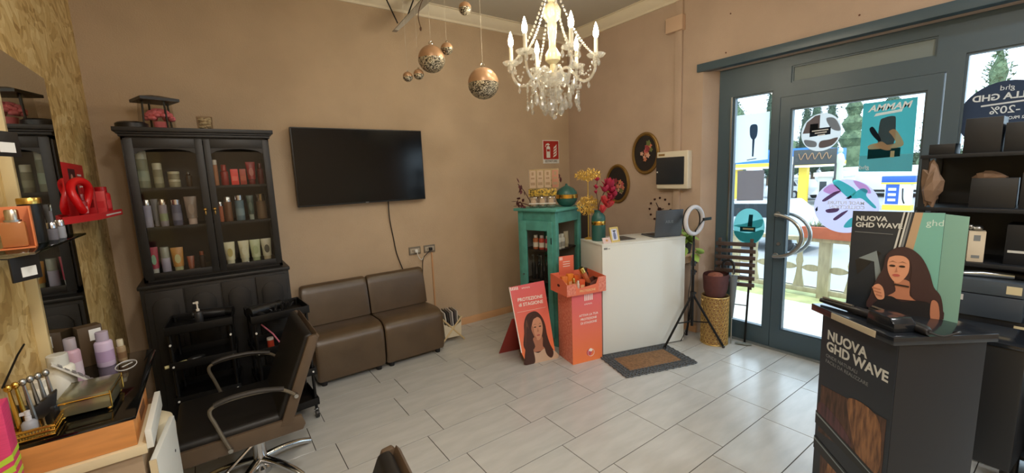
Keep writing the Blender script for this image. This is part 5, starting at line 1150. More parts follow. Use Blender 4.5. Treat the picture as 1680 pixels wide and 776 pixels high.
for i, (m_, o_) in enumerate(((PG, 0), (IRON, .006), (PG, .012), (MATS['dim print'], .02), (M('tan strand print', (176, 150, 120), .5), .032))):
    bpz('hair_strand', [(.155+o_, .404), (.158+o_+(.02 if i == 4 else .002), .404), (.135+o_+(.02 if i == 4 else .002), .22), (.130+o_, .22)], m_, 2)
text(bp_, 'lettering', 'NUOVA', .027, PG, .012, .374, align='LEFT', bold=.03); text(bp_, 'lettering', 'GHD WAVE', .027, PG, .012, .348, align='LEFT', bold=.03, y=-.0026)
bpz('thin_line', [(.012, .320), (.13, .316), (.13, .314), (.012, .318)], MATS['dim print'], 2)
text(bp_, 'logo_lettering', 'ghd', .034, M('pale mint print', (190, 214, 208), .5), .245, .365, bold=0)
bpz('styler_print', [(.02, .20), (.09, .245), (.10, .235), (.03, .14)], IRON, 2); bpz('styler_arm', [(.03, .21), (.085, .245), (.105, .15), (.10, .10), (.09, .12), (.08, .2)], IRON2, 3)
def wsh(p): return [(x*1.06+.004, z*1.12) for x, z in p]
wo = part(pb, 'woman_cutout', MB().prism(smoothpoly([(x, z) for x, z in wsh([(.075, .0), (.07, .06), (.085, .12), (.10, .16), (.105, .205), (.13, .235), (.165, .238), (.20, .21), (.225, .16), (.24, .11), (.26, .08), (.27, .03), (.268, 0)])]), -.012, -.010), M('deep brown hair print', (58, 38, 40), .5), smooth=False)
def wz(name, poly, mat, lay): return part(wo, name, MB().prism(wsh(poly), -.012-.0006*lay, -.0126-.0006*lay), mat, smooth=False)
wz('neck', smoothpoly([(.135, .12), (.175, .12), (.18, .07), (.20, .055), (.12, .055), (.14, .08)]), SKIN2, 1)
wz('face', smoothpoly([(.112, .19), (.125, .215), (.155, .215), (.17, .19), (.17, .15), (.155, .12), (.14, .11), (.122, .13), (.112, .16)]), SKIN, 2)
wz('hair_front', smoothpoly([(.105, .195), (.13, .225), (.17, .225), (.20, .18), (.215, .12), (.225, .06), (.19, .06), (.178, .11), (.178, .17), (.16, .205), (.13, .208)]), MATS['deep brown hair print'], 3)
for ex in (.125, .152): wz('eye', ellipse(ex, .171, .009, .004, 10), EYE, 4); wz('eyebrow', [(ex-.011, .182), (ex, .187), (ex+.012, .183), (ex, .1885)], EYE, 4)
wz('nose', [(.137, .168), (.141, .15), (.133, .148)], SKIN2, 4); wz('mouth', ellipse(.138, .138, .011, .005, 10), LIP, 4)
wz('choker', [(.134, .108), (.176, .104), (.176, .098), (.134, .102)], EYE, 4)
wz('dark_top', smoothpoly([(.085, .0), (.10, .05), (.13, .06), (.16, .045), (.20, .055), (.235, .05), (.245, 0)]), M('black top print', (24, 24, 30), .5), 3)
wz('hand', smoothpoly([(.075, .085), (.09, .10), (.105, .085), (.11, .05), (.09, .045)]), SKIN, 4); wz('upper_arm', smoothpoly([(.24, .0), (.238, .06), (.255, .055), (.262, 0)]), SKIN2, 4)
for k in range(3): wz('finger', [(.073+.006*k, .088-.012*k), (.098+.003*k, .083-.012*k), (.098+.003*k, .077-.012*k), (.073+.006*k, .081-.012*k)], SKIN2, 5)
# styling irons on the slab
def iron(label, loc, rz, l=.26):
    t = thing('styling_iron', label, 'styling iron', loc, rz, 'styling irons on the dark stand')
    part(t, 'barrel', MB().tube([(-l/2, 0, .014), (0, 0, .016), (l*.15, 0, .016)], [.009, .013, .013], 12), BLACKPL); part(t, 'grip', MB().tube([(l*.15, 0, .017), (l*.45, 0, .017), (l/2, 0, .015)], [.016, .017, .011], 12), M('soft black', (32, 32, 36), .35)); part(t, 'clamp', MB().tube([(-l/2+.01, 0, .028), (l*.1, 0, .030)], .005, 8), STEEL)
    part(t, 'cord', MB().tube(spline([(l/2, 0, .015), (l/2+.03, .02, .012), (l/2+.04, .06, .03), (l/2, .08, .012)], 5), .004, 6), BLACKPL)
iron('black styling iron lying along the front of the stand top', onstand(.09, .03), FA+R(10), .24)
iron('black styling iron lying before the portrait board', onstand(.24, .10), FA+R(-4), .26)
single('iron_stand_block', 'black holder block at the right front of the stand top', 'holder', MB().prism([(-.06, 0), (.06, 0), (.06, .03), (.04, .05), (-.05, .05)], -.04, .04), SLAB, onstand(.27, .045), FA, bevel=.006)

# ------------------------------------------------------------------ dark shelving with boxes and bags by the window
DK = M('black display metal', (17, 21, 27), .5); DK2 = M('black card', (17, 21, 27), .45); KRAFT = M('brown kraft paper', (122, 98, 78), .7, var=.1, vscale=15)
sr = thing('display_shelf', 'tall black display shelf rack in front of the shop window', 'shelf', (3.35, .22, 0))
for x in (-.16, .16):
    for y in (-.40, .36): part(sr, 'post', MB().box(x-.014, x+.014, y-.014, y+.014, 0, 1.64), DK)
for z in (.12, .74, 1.08, 1.36, 1.64): part(sr, 'shelf', MB().box(-.18, .18, -.42, .38, z-.02, z), DK, .002)
part(sr, 'back_panel', MB().box(.165, .175, -.40, .36, .12, 1.36).box(.165, .175, .02, .36, 1.36, 1.62), DK)
def rk(name, label, cat, y, z, sx, sy, sz, mat, x=3.30, rz=0, lab=None, grp='boxes on the dark display shelf'):
    t = thing(name, label, cat, (x, y, z), rz, grp)
    part(t, 'carton', MB().box(-sx/2, sx/2, -sy/2, sy/2, 0, sz), mat, .002)
    if lab: part(t, 'label', MB().box(-sx/2-.0008, -sx/2, lab[0]-lab[2]/2, lab[0]+lab[2]/2, lab[1], lab[1]+lab[3]), lab[4], smooth=False)
    return t
rk('tall_black_box', 'tall black box on top of the display shelf before the sticker', 'box', .385, 1.64, .16, .13, .175, DK2)
rk('low_black_box', 'lower black box beside the tall one on shelf top', 'box', .265, 1.64, .16, .09, .14, DK2)
rk('black_box', 'small black box at the left end of the shelf top', 'box', .53, 1.64, .14, .10, .055, DK2)
t = rk('grey_product_box', 'grey product box with beige sticker, upper one of the pair', 'box', .30, .93, .20, .25, .07, M('grey blue card', (66, 76, 86), .4), x=3.24, lab=(-.09, .015, .05, .04, M('beige sticker', (206, 196, 160), .5)))
rk('grey_product_box', 'grey product box under the one with the beige sticker', 'box', .30, .81, .20, .25, .115, M('slate card', (56, 66, 78), .4), x=3.24, lab=(.095, .075, .035, .03, PG))
rk('grey_product_box', 'flat dark box at the bottom of the pair of grey boxes', 'box', .28, .74, .20, .26, .068, DK2, x=3.25, lab=(-.10, .02, .035, .03, MATS['beige sticker']))
single('silver_tool', 'silver hair tool lying on top of the grey box', 'styling iron', MB().tube([(0, -.09, .018), (.01, .02, .02), (.0, .09, .016)], [.016, .02, .012], 10), M('silver blue tool', (176, 190, 206), .25, metal=.8), (3.22, .31, 1.0), R(15))
single('black_tool', 'black hair tool lying beside the silver one', 'styling iron', MB().tube([(0, -.07, .02), (.0, .02, .022), (.01, .09, .016)], [.018, .02, .012], 10), BLACKPL, (3.25, .23, 1.0), R(-8))
t = thing('boxed_bottle', 'beige boxed bottle with silver bow standing on the middle shelf', 'box', (3.23, .365, 1.08), R(10))
part(t, 'carton', MB().box(-.03, .03, -.03, .03, 0, .16), M('beige card', (206, 196, 176), .5), .002); part(t, 'print', MB().box(-.0308, -.03, -.015, .015, .02, .035).box(-.0308, -.03, -.012, .012, .11, .14), MATS['dim print'], smooth=False); part(t, 'bow', MB().ell((0, 0, .175), .022, .022, .016, 10, 6).ell((0, .025, .18), .018, .014, .016, 10, 6), STEEL)
def crumple(c, rx, ry, rz, sd=1):
    rn = random.Random(sd); mb = MB().ell(c, rx, ry, rz, 9, 7)
    mb.v = [(c[0]+(x-c[0])*rn.uniform(.7, 1.15), c[1]+(y-c[1])*rn.uniform(.7, 1.15), c[2]+(z-c[2])*rn.uniform(.75, 1.15)) for x, y, z in mb.v]
    return mb
def gift(label, y, z, hgt=.22, wd=.16, x=3.28, rz=0):
    t = thing('gift_bag', label, 'bag', (x, y, z), rz, 'black gift bags on the display shelf')
    part(t, 'bag', MB().add([(-.045, -wd/2, 0), (.045, -wd/2, 0), (.045, wd/2, 0), (-.045, wd/2, 0), (-.03, -wd/2, hgt), (.03, -wd/2, hgt), (.03, wd/2, hgt), (-.03, wd/2, hgt)], [(3,2,1,0),(4,5,6,7),(0,1,5,4),(1,2,6,5),(2,3,7,6),(3,0,4,7)]), DK2, .002)
    part(t, 'tissue', crumple((0, .02, hgt-.005), .03, wd*.40, .045, int(y*100)), KRAFT, smooth=False); return t
gift('black gift bag with brown tissue in the middle of the shelf', .33, 1.36, .15, .16)
gift('black gift bag with brown tissue at the right picture edge', .17, 1.30+.06, .17, .14)
gift('black gift bag on the middle shelf left of the boxed bottle', .50, 1.08, .16, .14)
rk('black_box', 'black box standing on the middle shelf at the right edge', 'box', .19, 1.08, .16, .15, .20, DK2, lab=(.02, .06, .09, .012, PG))
crumple_pouch = single('paper_pouch', 'brown crumpled paper pouch at the left end of the shelf', 'bag', crumple((0, 0, .115), .05, .05, .125, 9), KRAFT, (3.19, .55, 1.36), smooth=False)
# low black cabinet
lc = thing('black_cabinet', 'low black cabinet with slots under the display boxes', 'cabinet', (2.86, .255, 0), R(-4))
part(lc, 'body', MB().box(-.14, .14, -.14, .15, .24, .80), DK2, .01); part(lc, 'cover', MB().box(-.145, .145, -.145, .155, .80, .818), SLAB, .004)
for k in range(3): part(lc, 'slot', MB().box(-.1415, -.1395, .04+k*.028, .052+k*.028, .62, .73), M('slot grey', (74, 84, 96), .4), smooth=False)
part(lc, 'handle', MB().box(-.15, -.14, .05, .06, .44, .52), STEEL, .002)
for sx in (-.12, .12):
    for sy in (-.12, .13): part(lc, 'leg', MB().cyl((sx, sy, 0), (sx, sy, .24), .014, seg=10), BLACKM)
bgx = thing('paper_bag', 'black paper bag with white lettering at the right edge', 'bag', (3.0, -.10, 0), R(8))
part(bgx, 'bag', MB().box(-.09, .09, -.16, .16, .0, .62), DK2, .004); part(bgx, 'tag', MB().prism([(.12, .50), (.135, .46), (.12, .42), (.105, .46)], -.093, -.091, 'yz'), MATS['beige sticker'], smooth=False)
tt = text(bgx, 'lettering', 'NEW', .05, PG, 0, 0, 0, bold=.02); tt.location = (-.0915, .10, .56); tt.rotation_euler = (0, 0, R(-90))
part(bgx, 'tissue', crumple((0, 0, .62), .06, .13, .07, 3), M('pale tissue', (206, 190, 170), .7), smooth=False)
single('black_case', 'black case on the floor at the right picture edge', 'case', MB().box(-.12, .12, -.16, .16, 0, .20), DK2, (3.42, .0, .12), R(5), bevel=.012)

# ------------------------------------------------------------------ stickers and posters on the shop window
SX = GX-.0048
def wsticker(name, label, y, z): return thing(name, label, 'sticker' if name != 'window_poster' else 'poster', (SX, y, z), R(-90), 'window stickers')
def sz(parent, name, poly, mat, lay):
    return part(parent, name, MB().add([(x, -.0006*lay, z) for x, z in poly], [tuple(range(len(poly)))]), mat, smooth=False)
s1 = wsticker('window_poster', 'teal poster of a woman leaning on a box, on the door glass', .935, 1.79)
sz(s1, 'sheet', [(-.147, -.245), (.150, -.252), (.145, .245), (-.147, .245)], S('teal film', (66, 142, 142), .6), 0)
sz(s1, 'floor_glow', [(-.147, -.243), (.149, -.250), (.149, -.13), (-.147, -.13)], S('cyan film', (150, 214, 220), .7), 1)
sz(s1, 'box_print', [(-.10, -.155), (.08, -.145), (.08, -.085), (-.10, -.085)], S('dark teal film', (26, 60, 62)), 2)
sz(s1, 'hair_print', smoothpoly([(-.04, -.07), (.04, -.06), (.042, .10), (.03, .135), (-.02, .13), (-.045, .10)]), S('grey hair film', (86, 90, 92)), 3)
sz(s1, 'arm_print', smoothpoly([(.01, .03), (.035, .045), (.06, .02), (.095, -.06), (.06, -.085), (-.01, -.085), (-.09, -.085), (-.10, -.06), (-.06, -.045), (.0, -.06), (.05, -.05), (.03, .0)]), S('skin film', (206, 176, 140)), 4)
sz(s1, 'hand_print', smoothpoly([(-.07, -.06), (-.03, -.035), (0, -.055), (.03, -.09), (.01, -.10), (-.03, -.085)]), S('skin film', (206, 176, 140)), 5)
sz(s1, 'brush_print', smoothpoly([(-.10, .06), (-.085, .075), (-.065, .05), (-.03, -.02), (-.045, -.03), (-.085, .02)]), S('dark film', (40, 44, 50)), 6)
sz(s1, 'bottle_print', [(.028, -.15), (.05, -.15), (.05, -.105), (.028, -.105)], S('cream film', (226, 216, 170)), 6)
WF = S('white film', (246, 250, 252), .3)
text(s1, 'lettering', 'MAMMA', .062, WF, .0, .20, -.003, mirror=True, bold=.03, shear=-.25); sz(s1, 'print_block', [(-.08, .145), (.07, .16), (.075, .178), (-.07, .165)], WF, 6)
text(s1, 'logo_lettering', 'ghd', .042, WF, -.115, -.215, -.003, mirror=True, bold=0)
s2 = wsticker('round_sticker', 'round black and white photo sticker on the door glass', 1.338, 1.858)
sz(s2, 'disc', ellipse(0, 0, .135, .145, 36), S('pale grey film', (206, 208, 208), .6), 0)
sz(s2, 'photo', [(-.125, .0), (-.10, .085), (-.045, .13), (-.01, .135), (-.01, .0)], S('grey film a', (120, 104, 100)), 1); sz(s2, 'photo', [(-.075, .0), (-.075, .07), (-.02, .07), (-.02, 0)], S('dark film', (40, 44, 50)), 2); sz(s2, 'photo', smoothpoly([(.03, .10), (.08, .10), (.115, .05), (.125, .0), (.07, .02)]), S('grey film b', (140, 140, 142)), 1); sz(s2, 'photo', smoothpoly([(0, -.12), (.08, -.105), (.115, -.05), (.06, -.06), (.0, -.07)]), S('grey film a', (120, 104, 100)), 1); sz(s2, 'photo', smoothpoly([(-.11, -.05), (-.03, -.07), (-.03, -.11), (-.09, -.10)]), S('grey film b', (140, 140, 142)), 1)
sz(s2, 'caption_bar', [(-.075, -.03), (.065, -.02), (.065, .035), (-.075, .03)], S('dark film', (40, 44, 50)), 3)
for k in range(3): sz(s2, 'caption_line', [(-.06+.02*k, .018-.018*k), (.05-.01*k, .022-.018*k), (.05-.01*k, .013-.018*k), (-.06+.02*k, .009-.018*k)], WF, 4)
s3 = wsticker('round_sticker', 'round lilac sticker printed with mint hair tools on the door glass', 1.147, 1.285)
sz(s3, 'disc', ellipse(0, 0, .205, .205, 44), S('lilac film', (200, 196, 228), .6), 0)
sz(s3, 'pastel_field', smoothpoly([(-.09, .18), (-.05, .20), (.06, .12), (.02, .07), (-.02, .10)]), S('mint film', (90, 206, 196), .6), 1); sz(s3, 'pastel_field', smoothpoly([(-.15, .12), (-.09, .17), (-.03, .11), (-.09, .09)]), S('pink film', (226, 180, 220), .6), 1); sz(s3, 'pastel_field', smoothpoly([(.04, .195), (.12, .16), (.15, .10), (.09, .12)]), S('pink film', (226, 180, 220), .6), 1)
sz(s3, 'iron_print', smoothpoly([(-.15, .045), (-.08, .105), (-.035, .118), (-.06, .09), (-.13, .035)]), S('plum film', (110, 84, 110)), 2); sz(s3, 'dryer_print', smoothpoly([(.02, .07), (.09, .135), (.13, .12), (.125, .08), (.185, .005), (.17, -.005), (.10, .06), (.06, .06)]), S('mint film', (90, 206, 196), .6), 2); sz(s3, 'nozzle_print', [(.0, .06), (.03, .085), (.04, .07), (.02, .055)], S('dark film', (40, 44, 50)), 3)
sz(s3, 'brush_print', smoothpoly([(-.12, -.03), (-.04, -.015), (-.05, -.045), (-.11, -.055)]), S('plum film', (110, 84, 110)), 2); sz(s3, 'iron_print', smoothpoly([(-.07, -.10), (-.02, -.05), (.02, -.03), (.0, -.06), (-.05, -.11)]), S('plum film', (110, 84, 110)), 2); sz(s3, 'iron_print', smoothpoly([(.0, -.16), (.04, -.09), (.10, -.08), (.06, -.15)]), S('mint film', (90, 206, 196), .6), 2); sz(s3, 'iron_print', [(-.195, -.03), (-.18, -.005), (-.178, -.04), (-.19, -.05)], S('dark film', (40, 44, 50)), 2)
text(s3, 'lettering', 'MADE FUTURE', .036, WF, .0, .025, -.002, mirror=True, bold=.02); text(s3, 'lettering', 'COLLECTION', .036, WF, .01, -.008, -.002, mirror=True, bold=.02)
s4 = wsticker('round_sticker', 'round teal sticker low on the sidelight glass', 1.853, 1.075)
sz(s4, 'disc', ellipse(0, 0, .137, .165, 36), S('aqua film', (110, 180, 182), .6), 0); sz(s4, 'swirl', smoothpoly([(-.13, -.05), (0, -.06), (.12, -.02), (.12, -.07), (.05, -.15), (-.08, -.13)]), S('teal film', (66, 142, 142), .6), 1); sz(s4, 'swirl', smoothpoly([(-.13, .0), (-.02, -.02), (.10, .0), (.12, .07), (.06, .06), (-.05, .02)]), S('sea film', (80, 170, 176)), 1); sz(s4, 'block', [(-.01, .0), (.03, .0), (.035, .11), (.0, .11)], S('dark teal film', (26, 60, 62)), 2); sz(s4, 'block', [(-.075, -.05), (.06, -.045), (.06, .0), (-.075, -.005)], S('dark teal film', (26, 60, 62)), 3); sz(s4, 'caption_line', [(-.05, -.03), (.045, -.028), (.045, -.012), (-.05, -.015)], S('cream film', (226, 216, 170)), 4)
s5 = wsticker('brush_poster', 'pale poster with a dark hair brush high on the sidelight', 1.852, 1.86)
sz(s5, 'sheet', [(-.145, -.21), (.135, -.19), (.135, .21), (-.145, .21)], S('white blue film', (226, 238, 246), .75), 0); sz(s5, 'brush_head', smoothpoly([(-.02, .11), (.035, .11), (.04, .03), (.022, -.01), (-.002, -.01), (-.022, .03)]), S('dark blue film', (60, 76, 92)), 1); sz(s5, 'brush_handle', [(.0, -.01), (.02, -.01), (.016, -.16), (.002, -.16)], S('dark blue film', (60, 76, 92)), 1); sz(s5, 'caption_line', [(-.04, -.185), (.04, -.175), (.04, -.182), (-.04, -.192)], S('dark blue film', (60, 76, 92)), 1)
s6 = wsticker('grey_notice', 'plain grey notice sheet on the middle of the sidelight', 1.855, 1.445)
sz(s6, 'sheet', [(-.115, -.14), (.115, -.13), (.115, .135), (-.115, .135)], S('grey mauve film', (140, 138, 146), .3), 0)
s7 = wsticker('round_sticker', 'large black round sticker offering -20% on the wide window', .395, 1.865)
sz(s7, 'disc', ellipse(0, 0, .195, .20, 44), S('charcoal film', (52, 58, 70), .35), 0)
OW = S('offwhite film', (236, 242, 244), .3)
text(s7, 'logo_lettering', 'ghd', .042, OW, .0, .158, -.002, mirror=True, bold=.0); text(s7, 'lettering', 'DELLA GHD', .052, OW, .0, .108, -.002, mirror=True, bold=.03); sz(s7, 'print_bar', [(-.10, .058), (.08, .068), (.08, .078), (-.10, .068)], OW, 2)
text(s7, 'lettering', '-20%', .062, OW, .0, .028, -.002, mirror=True, bold=.01); text(s7, 'lettering', 'SU 2 PRODOTTI GHD', .024, OW, .0, -.022, -.002, mirror=True, bold=.02)

# ------------------------------------------------------------------ outside: pavement, fence, road, station, trees
PAVE = M('pale pavement', (196, 192, 182), .8, var=.08, vscale=3); ROAD = M('sun bleached asphalt', (150, 152, 154), .9, var=.06, vscale=.6); GRASS = M('dry verge', (168, 172, 120), .95, var=.2, vscale=6); TERR = M('terracotta planter', (196, 106, 76), .7, var=.1, vscale=5)
pv = struct('floor_pavement', MB().box(4.12, 5.62, -8, 14, -.12, -.031), GROUT, label='pale paved terrace outside the door')
pm = MB().box(-.298, .298, -.298, .298, -.012, 0).mesh('slab', .003, bseg=1, smooth=False)
for i in range(2):
    for j in range(12): link('paving_slab', pm, PAVE, pv, (4.42+.6*i, -1.3+.6*j, -.02))
pm2 = MB().box(-.148, .148, -.298, .298, -.012, 0).mesh('slab', .003, bseg=1, smooth=False)
for j in range(12): link('paving_slab', pm2, PAVE, pv, (5.47, -1.3+.6*j, -.02))
struct('ground_verge', MB().box(5.62, 6.5, -8, 14, -.20, -.03), GRASS)
struct('ground_road', MB().add([(6.5, -60, -.9), (34, -60, -.9), (44, -60, -.1), (120, -60, .4), (6.5, 90, -.9), (34, 90, -.9), (44, 90, -.1), (120, 90, .4)], [(0, 1, 5, 4), (1, 2, 6, 5), (2, 3, 7, 6)]), ROAD)
struct('wall_terrace', MB().box(6.4, 6.52, -8, 14, -.95, -.03), PAVE)
FW = M('weathered pale wood', (176, 166, 136), .8, var=.12, vscale=9, stretch=(3, 3, .6))
fe_ = thing('balustrade', 'weathered pale wooden balustrade along the terrace edge', 'fence', (6.0, 1.9, -.03))
bal = [(-.065, 0), (.065, 0), (.062, .05), (.035, .20), (.025, .30), (.04, .38), (.025, .46), (.035, .60), (.05, .66), (-.05, .66), (-.035, .60), (-.025, .46), (-.04, .38), (-.025, .30), (-.035, .20), (-.062, .05)]
bme = MB().prism(bal, -.015, .015, 'yz').mesh('baluster', .002, bseg=1); cross = MB().prism(smoothpoly([(-.11, .36), (-.06, .395), (0, .405), (.06, .395), (.11, .36), (.06, .33), (0, .32), (-.06, .33)]), -.012, .012, 'yz').mesh('roundel')
for k in range(-8, 9):
    y = k*.27
    if k % 4 == 0: part(fe_, 'post', MB().box(-.04, .04, y-.06, y+.06, 0, .75), FW, .004)
    else: link('baluster', bme, FW, fe_, (0, y, .06))
    link('roundel', cross, FW, fe_, (.0, y+.135, .0))
part(fe_, 'bottom_rail', MB().box(-.03, .03, -2.3, 2.3, .05, .11), FW, .003); part(fe_, 'top_rail', MB().box(-.05, .05, -2.3, 2.3, .70, .75), FW, .003)
pl = thing('planter_box', 'long terracotta planter box on top of the balustrade', 'planter', (5.99, 1.55, .7205))
part(pl, 'trough', MB().prism([(-.09, .0), (.09, 0), (.11, .14), (-.11, .14)], -.58, .58), TERR, .006); part(pl, 'soil', MB().box(-.08, .08, -.55, .55, .13, .142), M('soil', (70, 52, 40), .9))
pk = MB()
rn = random.Random(4)
for i in range(260):
    y = rn.uniform(-.5, .55); x = rn.uniform(-.08, .08); h_ = rn.uniform(.06, .20); a = rn.random()*6.28; dx, dy = math.cos(a)*.05, math.sin(a)*.05
    pk.add([(x, y, .14), (x+.012, y+.01, .14), (x+dx, y+dy, .14+h_)], [(0, 1, 2)])
o = part(pl, 'plants', pk, M('dry green plants', (140, 150, 96), .8), smooth=False); o['kind'] = 'stuff'
# parked car
def car(label, loc, rz, col, s=1.0, grp='cars on the street'):
    t = thing('parked_car', label, 'car', loc, rz, grp); cm_ = M('car '+rr(col), col, .3, coat=.6); gm_ = M('car window', (40, 48, 54), .1)
    body = [(-2.05, .32), (2.05, .32), (2.1, .55), (2.0, .82), (1.35, .95), (.75, 1.42), (-1.2, 1.48), (-1.75, 1.02), (-2.1, .9)]
    part(t, 'body', MB().prism([(x*s, z*s) for x, z in body], -.85*s, .85*s), cm_, .05*s)
    for yy in (-.86, .86): part(t, 'side_window', MB().prism([(x*s, z*s) for x, z in ((1.15, .98), (.68, 1.36), (-1.12, 1.42), (-1.5, 1.02))], yy*s-.01, yy*s+.01), gm_)
    for x in (-1.3, 1.3):
        for yy in (-.80, .80):
            wv_ = part(t, 'wheel', MB().cyl((x*s, yy*s-.10, .33*s), (x*s, yy*s+.10, .33*s), .33*s, seg=24), BLACKPL); part(wv_, 'rim', MB().cyl((x*s, yy*s+math.copysign(.10, yy), .33*s), (x*s, yy*s+math.copysign(.115, yy), .33*s), .2*s, seg=16), STEEL)
    for yy in (-.6, .6): part(t, 'lamp', MB().ell((2.03*s, yy*s, .72*s), .08, .16, .09), WHITE)
    return t
car('silver car parked just below the terrace', (14.0, 6.6, -.9), R(90), (190, 196, 200))
car('dark car parked beyond the silver one at far left', (17.0, 10.6, -.9), R(90), (60, 66, 76))
car('small white car far away under the station canopy', (34.5, 13.2, -.8), R(60), (236, 236, 236), .9)
# fuel station
fs_ = thing('fuel_canopy', 'blue and yellow striped fuel station canopy', 'canopy', (30, 13.5, -.9))
part(fs_, 'fascia_blue', MB().box(-1, 5, -3.2, 2.8, 2.65, 3.45), M('station blue', (52, 120, 206), .4)); part(fs_, 'stripe_yellow', MB().box(-1.02, 5.02, -3.22, 2.82, 2.42, 2.65), M('station yellow', (250, 214, 70), .4)); part(fs_, 'stripe_white', MB().box(-1.01, 5.01, -3.21, 2.81, 2.30, 2.42), WHITE)
for y in (-2.6, 1.4): part(fs_, 'column', MB().box(-.2, .2, y-.22, y+.22, 0, 2.4), M('station yellow', (250, 214, 70), .4))
pu = thing('fuel_pump', 'blue white and yellow fuel pump at the roadside', 'fuel pump', (28.6, 6.1, -.9))
part(pu, 'base', MB().box(-.3, .3, -.55, .55, 0, .25), MATS['station yellow']); part(pu, 'body', MB().box(-.25, .25, -.5, .5, .25, 1.35), WHITE, .02); part(pu, 'blue_panel', MB().box(-.262, -.25, -.06, .46, .3, 1.3), M('deep blue', (40, 90, 176), .4)); part(pu, 'header', MB().box(-.3, .3, -.65, .65, 1.35, 1.72), MATS['deep blue'], .03); part(pu, 'header_stripe', MB().box(-.31, .31, -.66, .66, 1.32, 1.40), MATS['station yellow'])
for k in range(3): part(pu, 'display', MB().box(-.275, -.262, .05, .36, .45+.27*k, .58+.27*k), WHITE)
part(pu, 'hose', MB().tube(spline([(-.28, -.2, 1.1), (-.4, -.25, .6), (-.3, -.3, .35)], 4), .03, 6), BLACKPL)
pr = thing('price_totem', 'violet blue advertising panel beside the fuel pump', 'sign', (28.9, 4.85, -.9)); part(pr, 'panel', MB().box(-.05, .05, -.4, .4, .1, 1.3), M('violet blue', (96, 100, 176), .4)); part(pr, 'frame', MB().box(-.06, .06, -.46, -.4, 0, 1.4).box(-.06, .06, .4, .46, 0, 1.4), WHITE)
ki = thing('white_kiosk', 'small white kiosk building across the road', 'building', (31.5, 9.7, -.9)); part(ki, 'walls', MB().box(-1, 1.2, -.62, .62, 0, 1.7), M('white render', (236, 236, 232), .8)); part(ki, 'roof', MB().box(-1.2, 1.4, -.8, .8, 1.7, 1.95), M('white render', (236, 236, 232), .8)); part(ki, 'window', MB().box(-1.03, -1, .15, .5, .6, 1.4), M('car window', (40, 48, 54), .1)); part(ki, 'window', MB().box(-1.03, -1, -.5, -.15, 1.2, 1.6), M('car window', (40, 48, 54), .1))
vn = thing('white_truck', 'long white truck parked across the road', 'truck', (36.8, 9.2, -.75)); part(vn, 'box_body', MB().box(-1.1, 1.1, -2.6, 1.6, .5, 2.0), M('white render', (236, 236, 232), .8), .03); part(vn, 'cab', MB().prism([(-3.9, .45), (-2.65, .45), (-2.65, 1.8), (-3.5, 1.8), (-3.9, 1.2)], -1.0, 1.0, 'yz'), WHITE, .05)
for y in (-3.3, -1.6, .8): part(vn, 'wheel', MB().cyl((-1.05, y, .42), (-.8, y, .42), .42, seg=18), BLACKPL)
part(vn, 'underside', MB().box(-1, 1, -3.8, 1.5, .35, .5), BLACKPL)
sg = thing('script_sign', 'dark hanging sign with orange script across the road', 'sign', (26, 9.0, -.9), R(-70)); part(sg, 'board', MB().box(-.93, .93, -.03, .03, 2.45, 3.25), M('sign brown', (60, 62, 60), .6), .01)
part(sg, 'script', MB().tube(spline([(-.7+.1*i, -.05, 2.85+(.2 if i % 3 == 0 else (-.12 if i % 3 == 1 else .05))) for i in range(15)], 4), .022, 5), M('orange script', (150, 116, 84), .5))
for x in (-.9, .9): part(sg, 'post', MB().cyl((x, 0, 0), (x, 0, 2.5), .05, seg=8), M('sign brown', (60, 62, 60), .6))
sta = thing('stone_figure', 'pale stone column figure between the dark trees', 'statue', (30, 9.1, -.9)); part(sta, 'plinth', MB().box(-.25, .25, -.25, .25, 0, 1.4), M('pale stone', (190, 196, 170), .8), .02); part(sta, 'figure', MB().lathe([(.18, 1.4), (.22, 1.8), (.15, 2.2), (.24, 2.6), (.16, 2.95), (.07, 3.05), (.12, 3.15), (.1, 3.3), (.001, 3.4)], seg=14), M('pale stone', (190, 196, 170), .8))
lp_ = thing('street_lamp', 'thin pale street lamp post by the fuel station', 'lamp', (27.5, 10.6, -.9)); part(lp_, 'post', MB().cyl((0, 0, 0), (0, 0, 2.9), .05, seg=8), WHITE); part(lp_, 'arm', MB().tube([(0, 0, 2.9), (-.1, .5, 3.3)], .04, 6), WHITE)
TREE = M('dark cypress foliage', (76, 96, 76), .9, col2=(46, 62, 50), vscale=1.2); TREE2 = M('conifer foliage', (104, 124, 92), .9, col2=(64, 84, 62), vscale=1.2); TRUNK = M('bark', (90, 74, 60), .9)
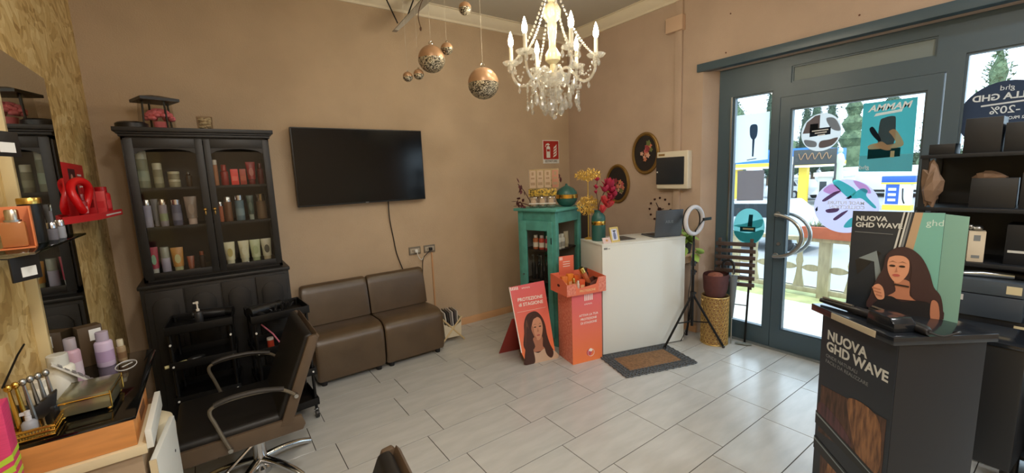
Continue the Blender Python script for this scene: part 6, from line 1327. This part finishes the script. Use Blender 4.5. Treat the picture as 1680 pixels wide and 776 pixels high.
def tree(label, loc, h, r, mat, kind='cypress', sd=1):
    rn = random.Random(sd); t = thing('tree', label, 'tree', loc, 0, 'trees across the road')
    part(t, 'trunk', MB().cyl((0, 0, 0), (0, 0, h*.5), r*.14+.06, r*.08+.03, 8), TRUNK); mb = MB(); nl = 2600
    def rad(u):
        if kind == 'cypress': return r*(min(1, u*6)**.6)*(1-u**2.2)**.8+.03
        if kind == 'conifer': return r*(1-u)**.8*(.75+.25*math.sin(u*40)) + .05
        return r*math.sin(PI*min(1, u*.92+.08))**.6
    core = MB().lathe([(max(.02, rad(i/12)*.72), h*(.08+.9*i/12)) for i in range(13)], seg=10)
    part(t, 'inner_crown', core, mat)
    for i in range(nl):
        u = rn.random()**.9; a = rn.random()*6.28; q = rad(u)*rn.uniform(.6, 1.08); z = h*(.07+.92*u); x, y = q*math.cos(a), q*math.sin(a); s = rn.uniform(.10, .26)*(.5+.05*h)
        b = rn.random()*6.28; d = Vector((math.cos(b), math.sin(b), rn.uniform(-.2, 1.2)))*s; e = Vector((rn.uniform(-1, 1), rn.uniform(-1, 1), rn.uniform(-.6, .6)))*s*.5
        mb.add([(x, y, z), (x+d.x, y+d.y, z+d.z), (x+d.x*.5+e.x, y+d.y*.5+e.y, z+d.z*.5+e.z)], [(0, 1, 2)])
    o = part(t, 'foliage', mb, mat, smooth=False); o['kind'] = 'stuff'
tree('slim cypress left of the round photo sticker', (42.3, 15.4, -.2), 7.0, .75, TREE, sd=1)
tree('cypress behind the round photo sticker', (47.2, 16.4, -.1), 8.0, .9, TREE, sd=2)
tree('cypress just right of the round photo sticker', (41.9, 13.5, -.3), 7.2, .8, TREE, sd=3)
tree('broad conifer between sticker and teal poster', (54.8, 15.7, 0), 10.5, 2.4, TREE2, 'conifer', 4)
tree('broad conifer behind the teal poster', (48.7, 11.3, -.1), 9.4, 2.2, TREE, 'conifer', 5)
tree('conifer right of the teal poster', (41.3, 7.2, -.3), 7.6, 1.5, TREE2, 'conifer', 6)
tree('cypress behind the sidelight brush poster', (42.2, 18.2, -.3), 9.2, .9, TREE, sd=7)
tree('leafy tree at left edge of the sidelight', (37.7, 19.0, -.6), 7.6, 1.5, TREE2, 'round', 8)
tree('conifer behind the black round sticker', (29.8, 3.3, -.9), 7.6, 1.7, TREE2, 'conifer', 9)
tree('near pine at the right picture edge', (19.9, 1.3, -.9), 4.4, 1.4, TREE2, 'conifer', 10)
tree('round tree far behind the station column', (56, 22, 0), 4.6, 2.4, TREE2, 'round', 11)
hd = thing('clipped_hedge', 'low dark hedge behind the white truck', 'hedge', (62, 9, .1)); mb = MB(); rn = random.Random(5); part(hd, 'core', MB().box(-.8, .8, -9, 9, 0, 2.2), TREE)
for i in range(3000):
    y = rn.uniform(-9, 9); z = rn.uniform(0, 2.4); mb.add([(-.8, y, z), (-1.0, y+rn.uniform(-.3, .3), z+rn.uniform(-.2, .3)), (-.8, y+rn.uniform(-.3, .3), z+.15)], [(0, 1, 2)])
o = part(hd, 'foliage', mb, TREE, smooth=False); o['kind'] = 'stuff'
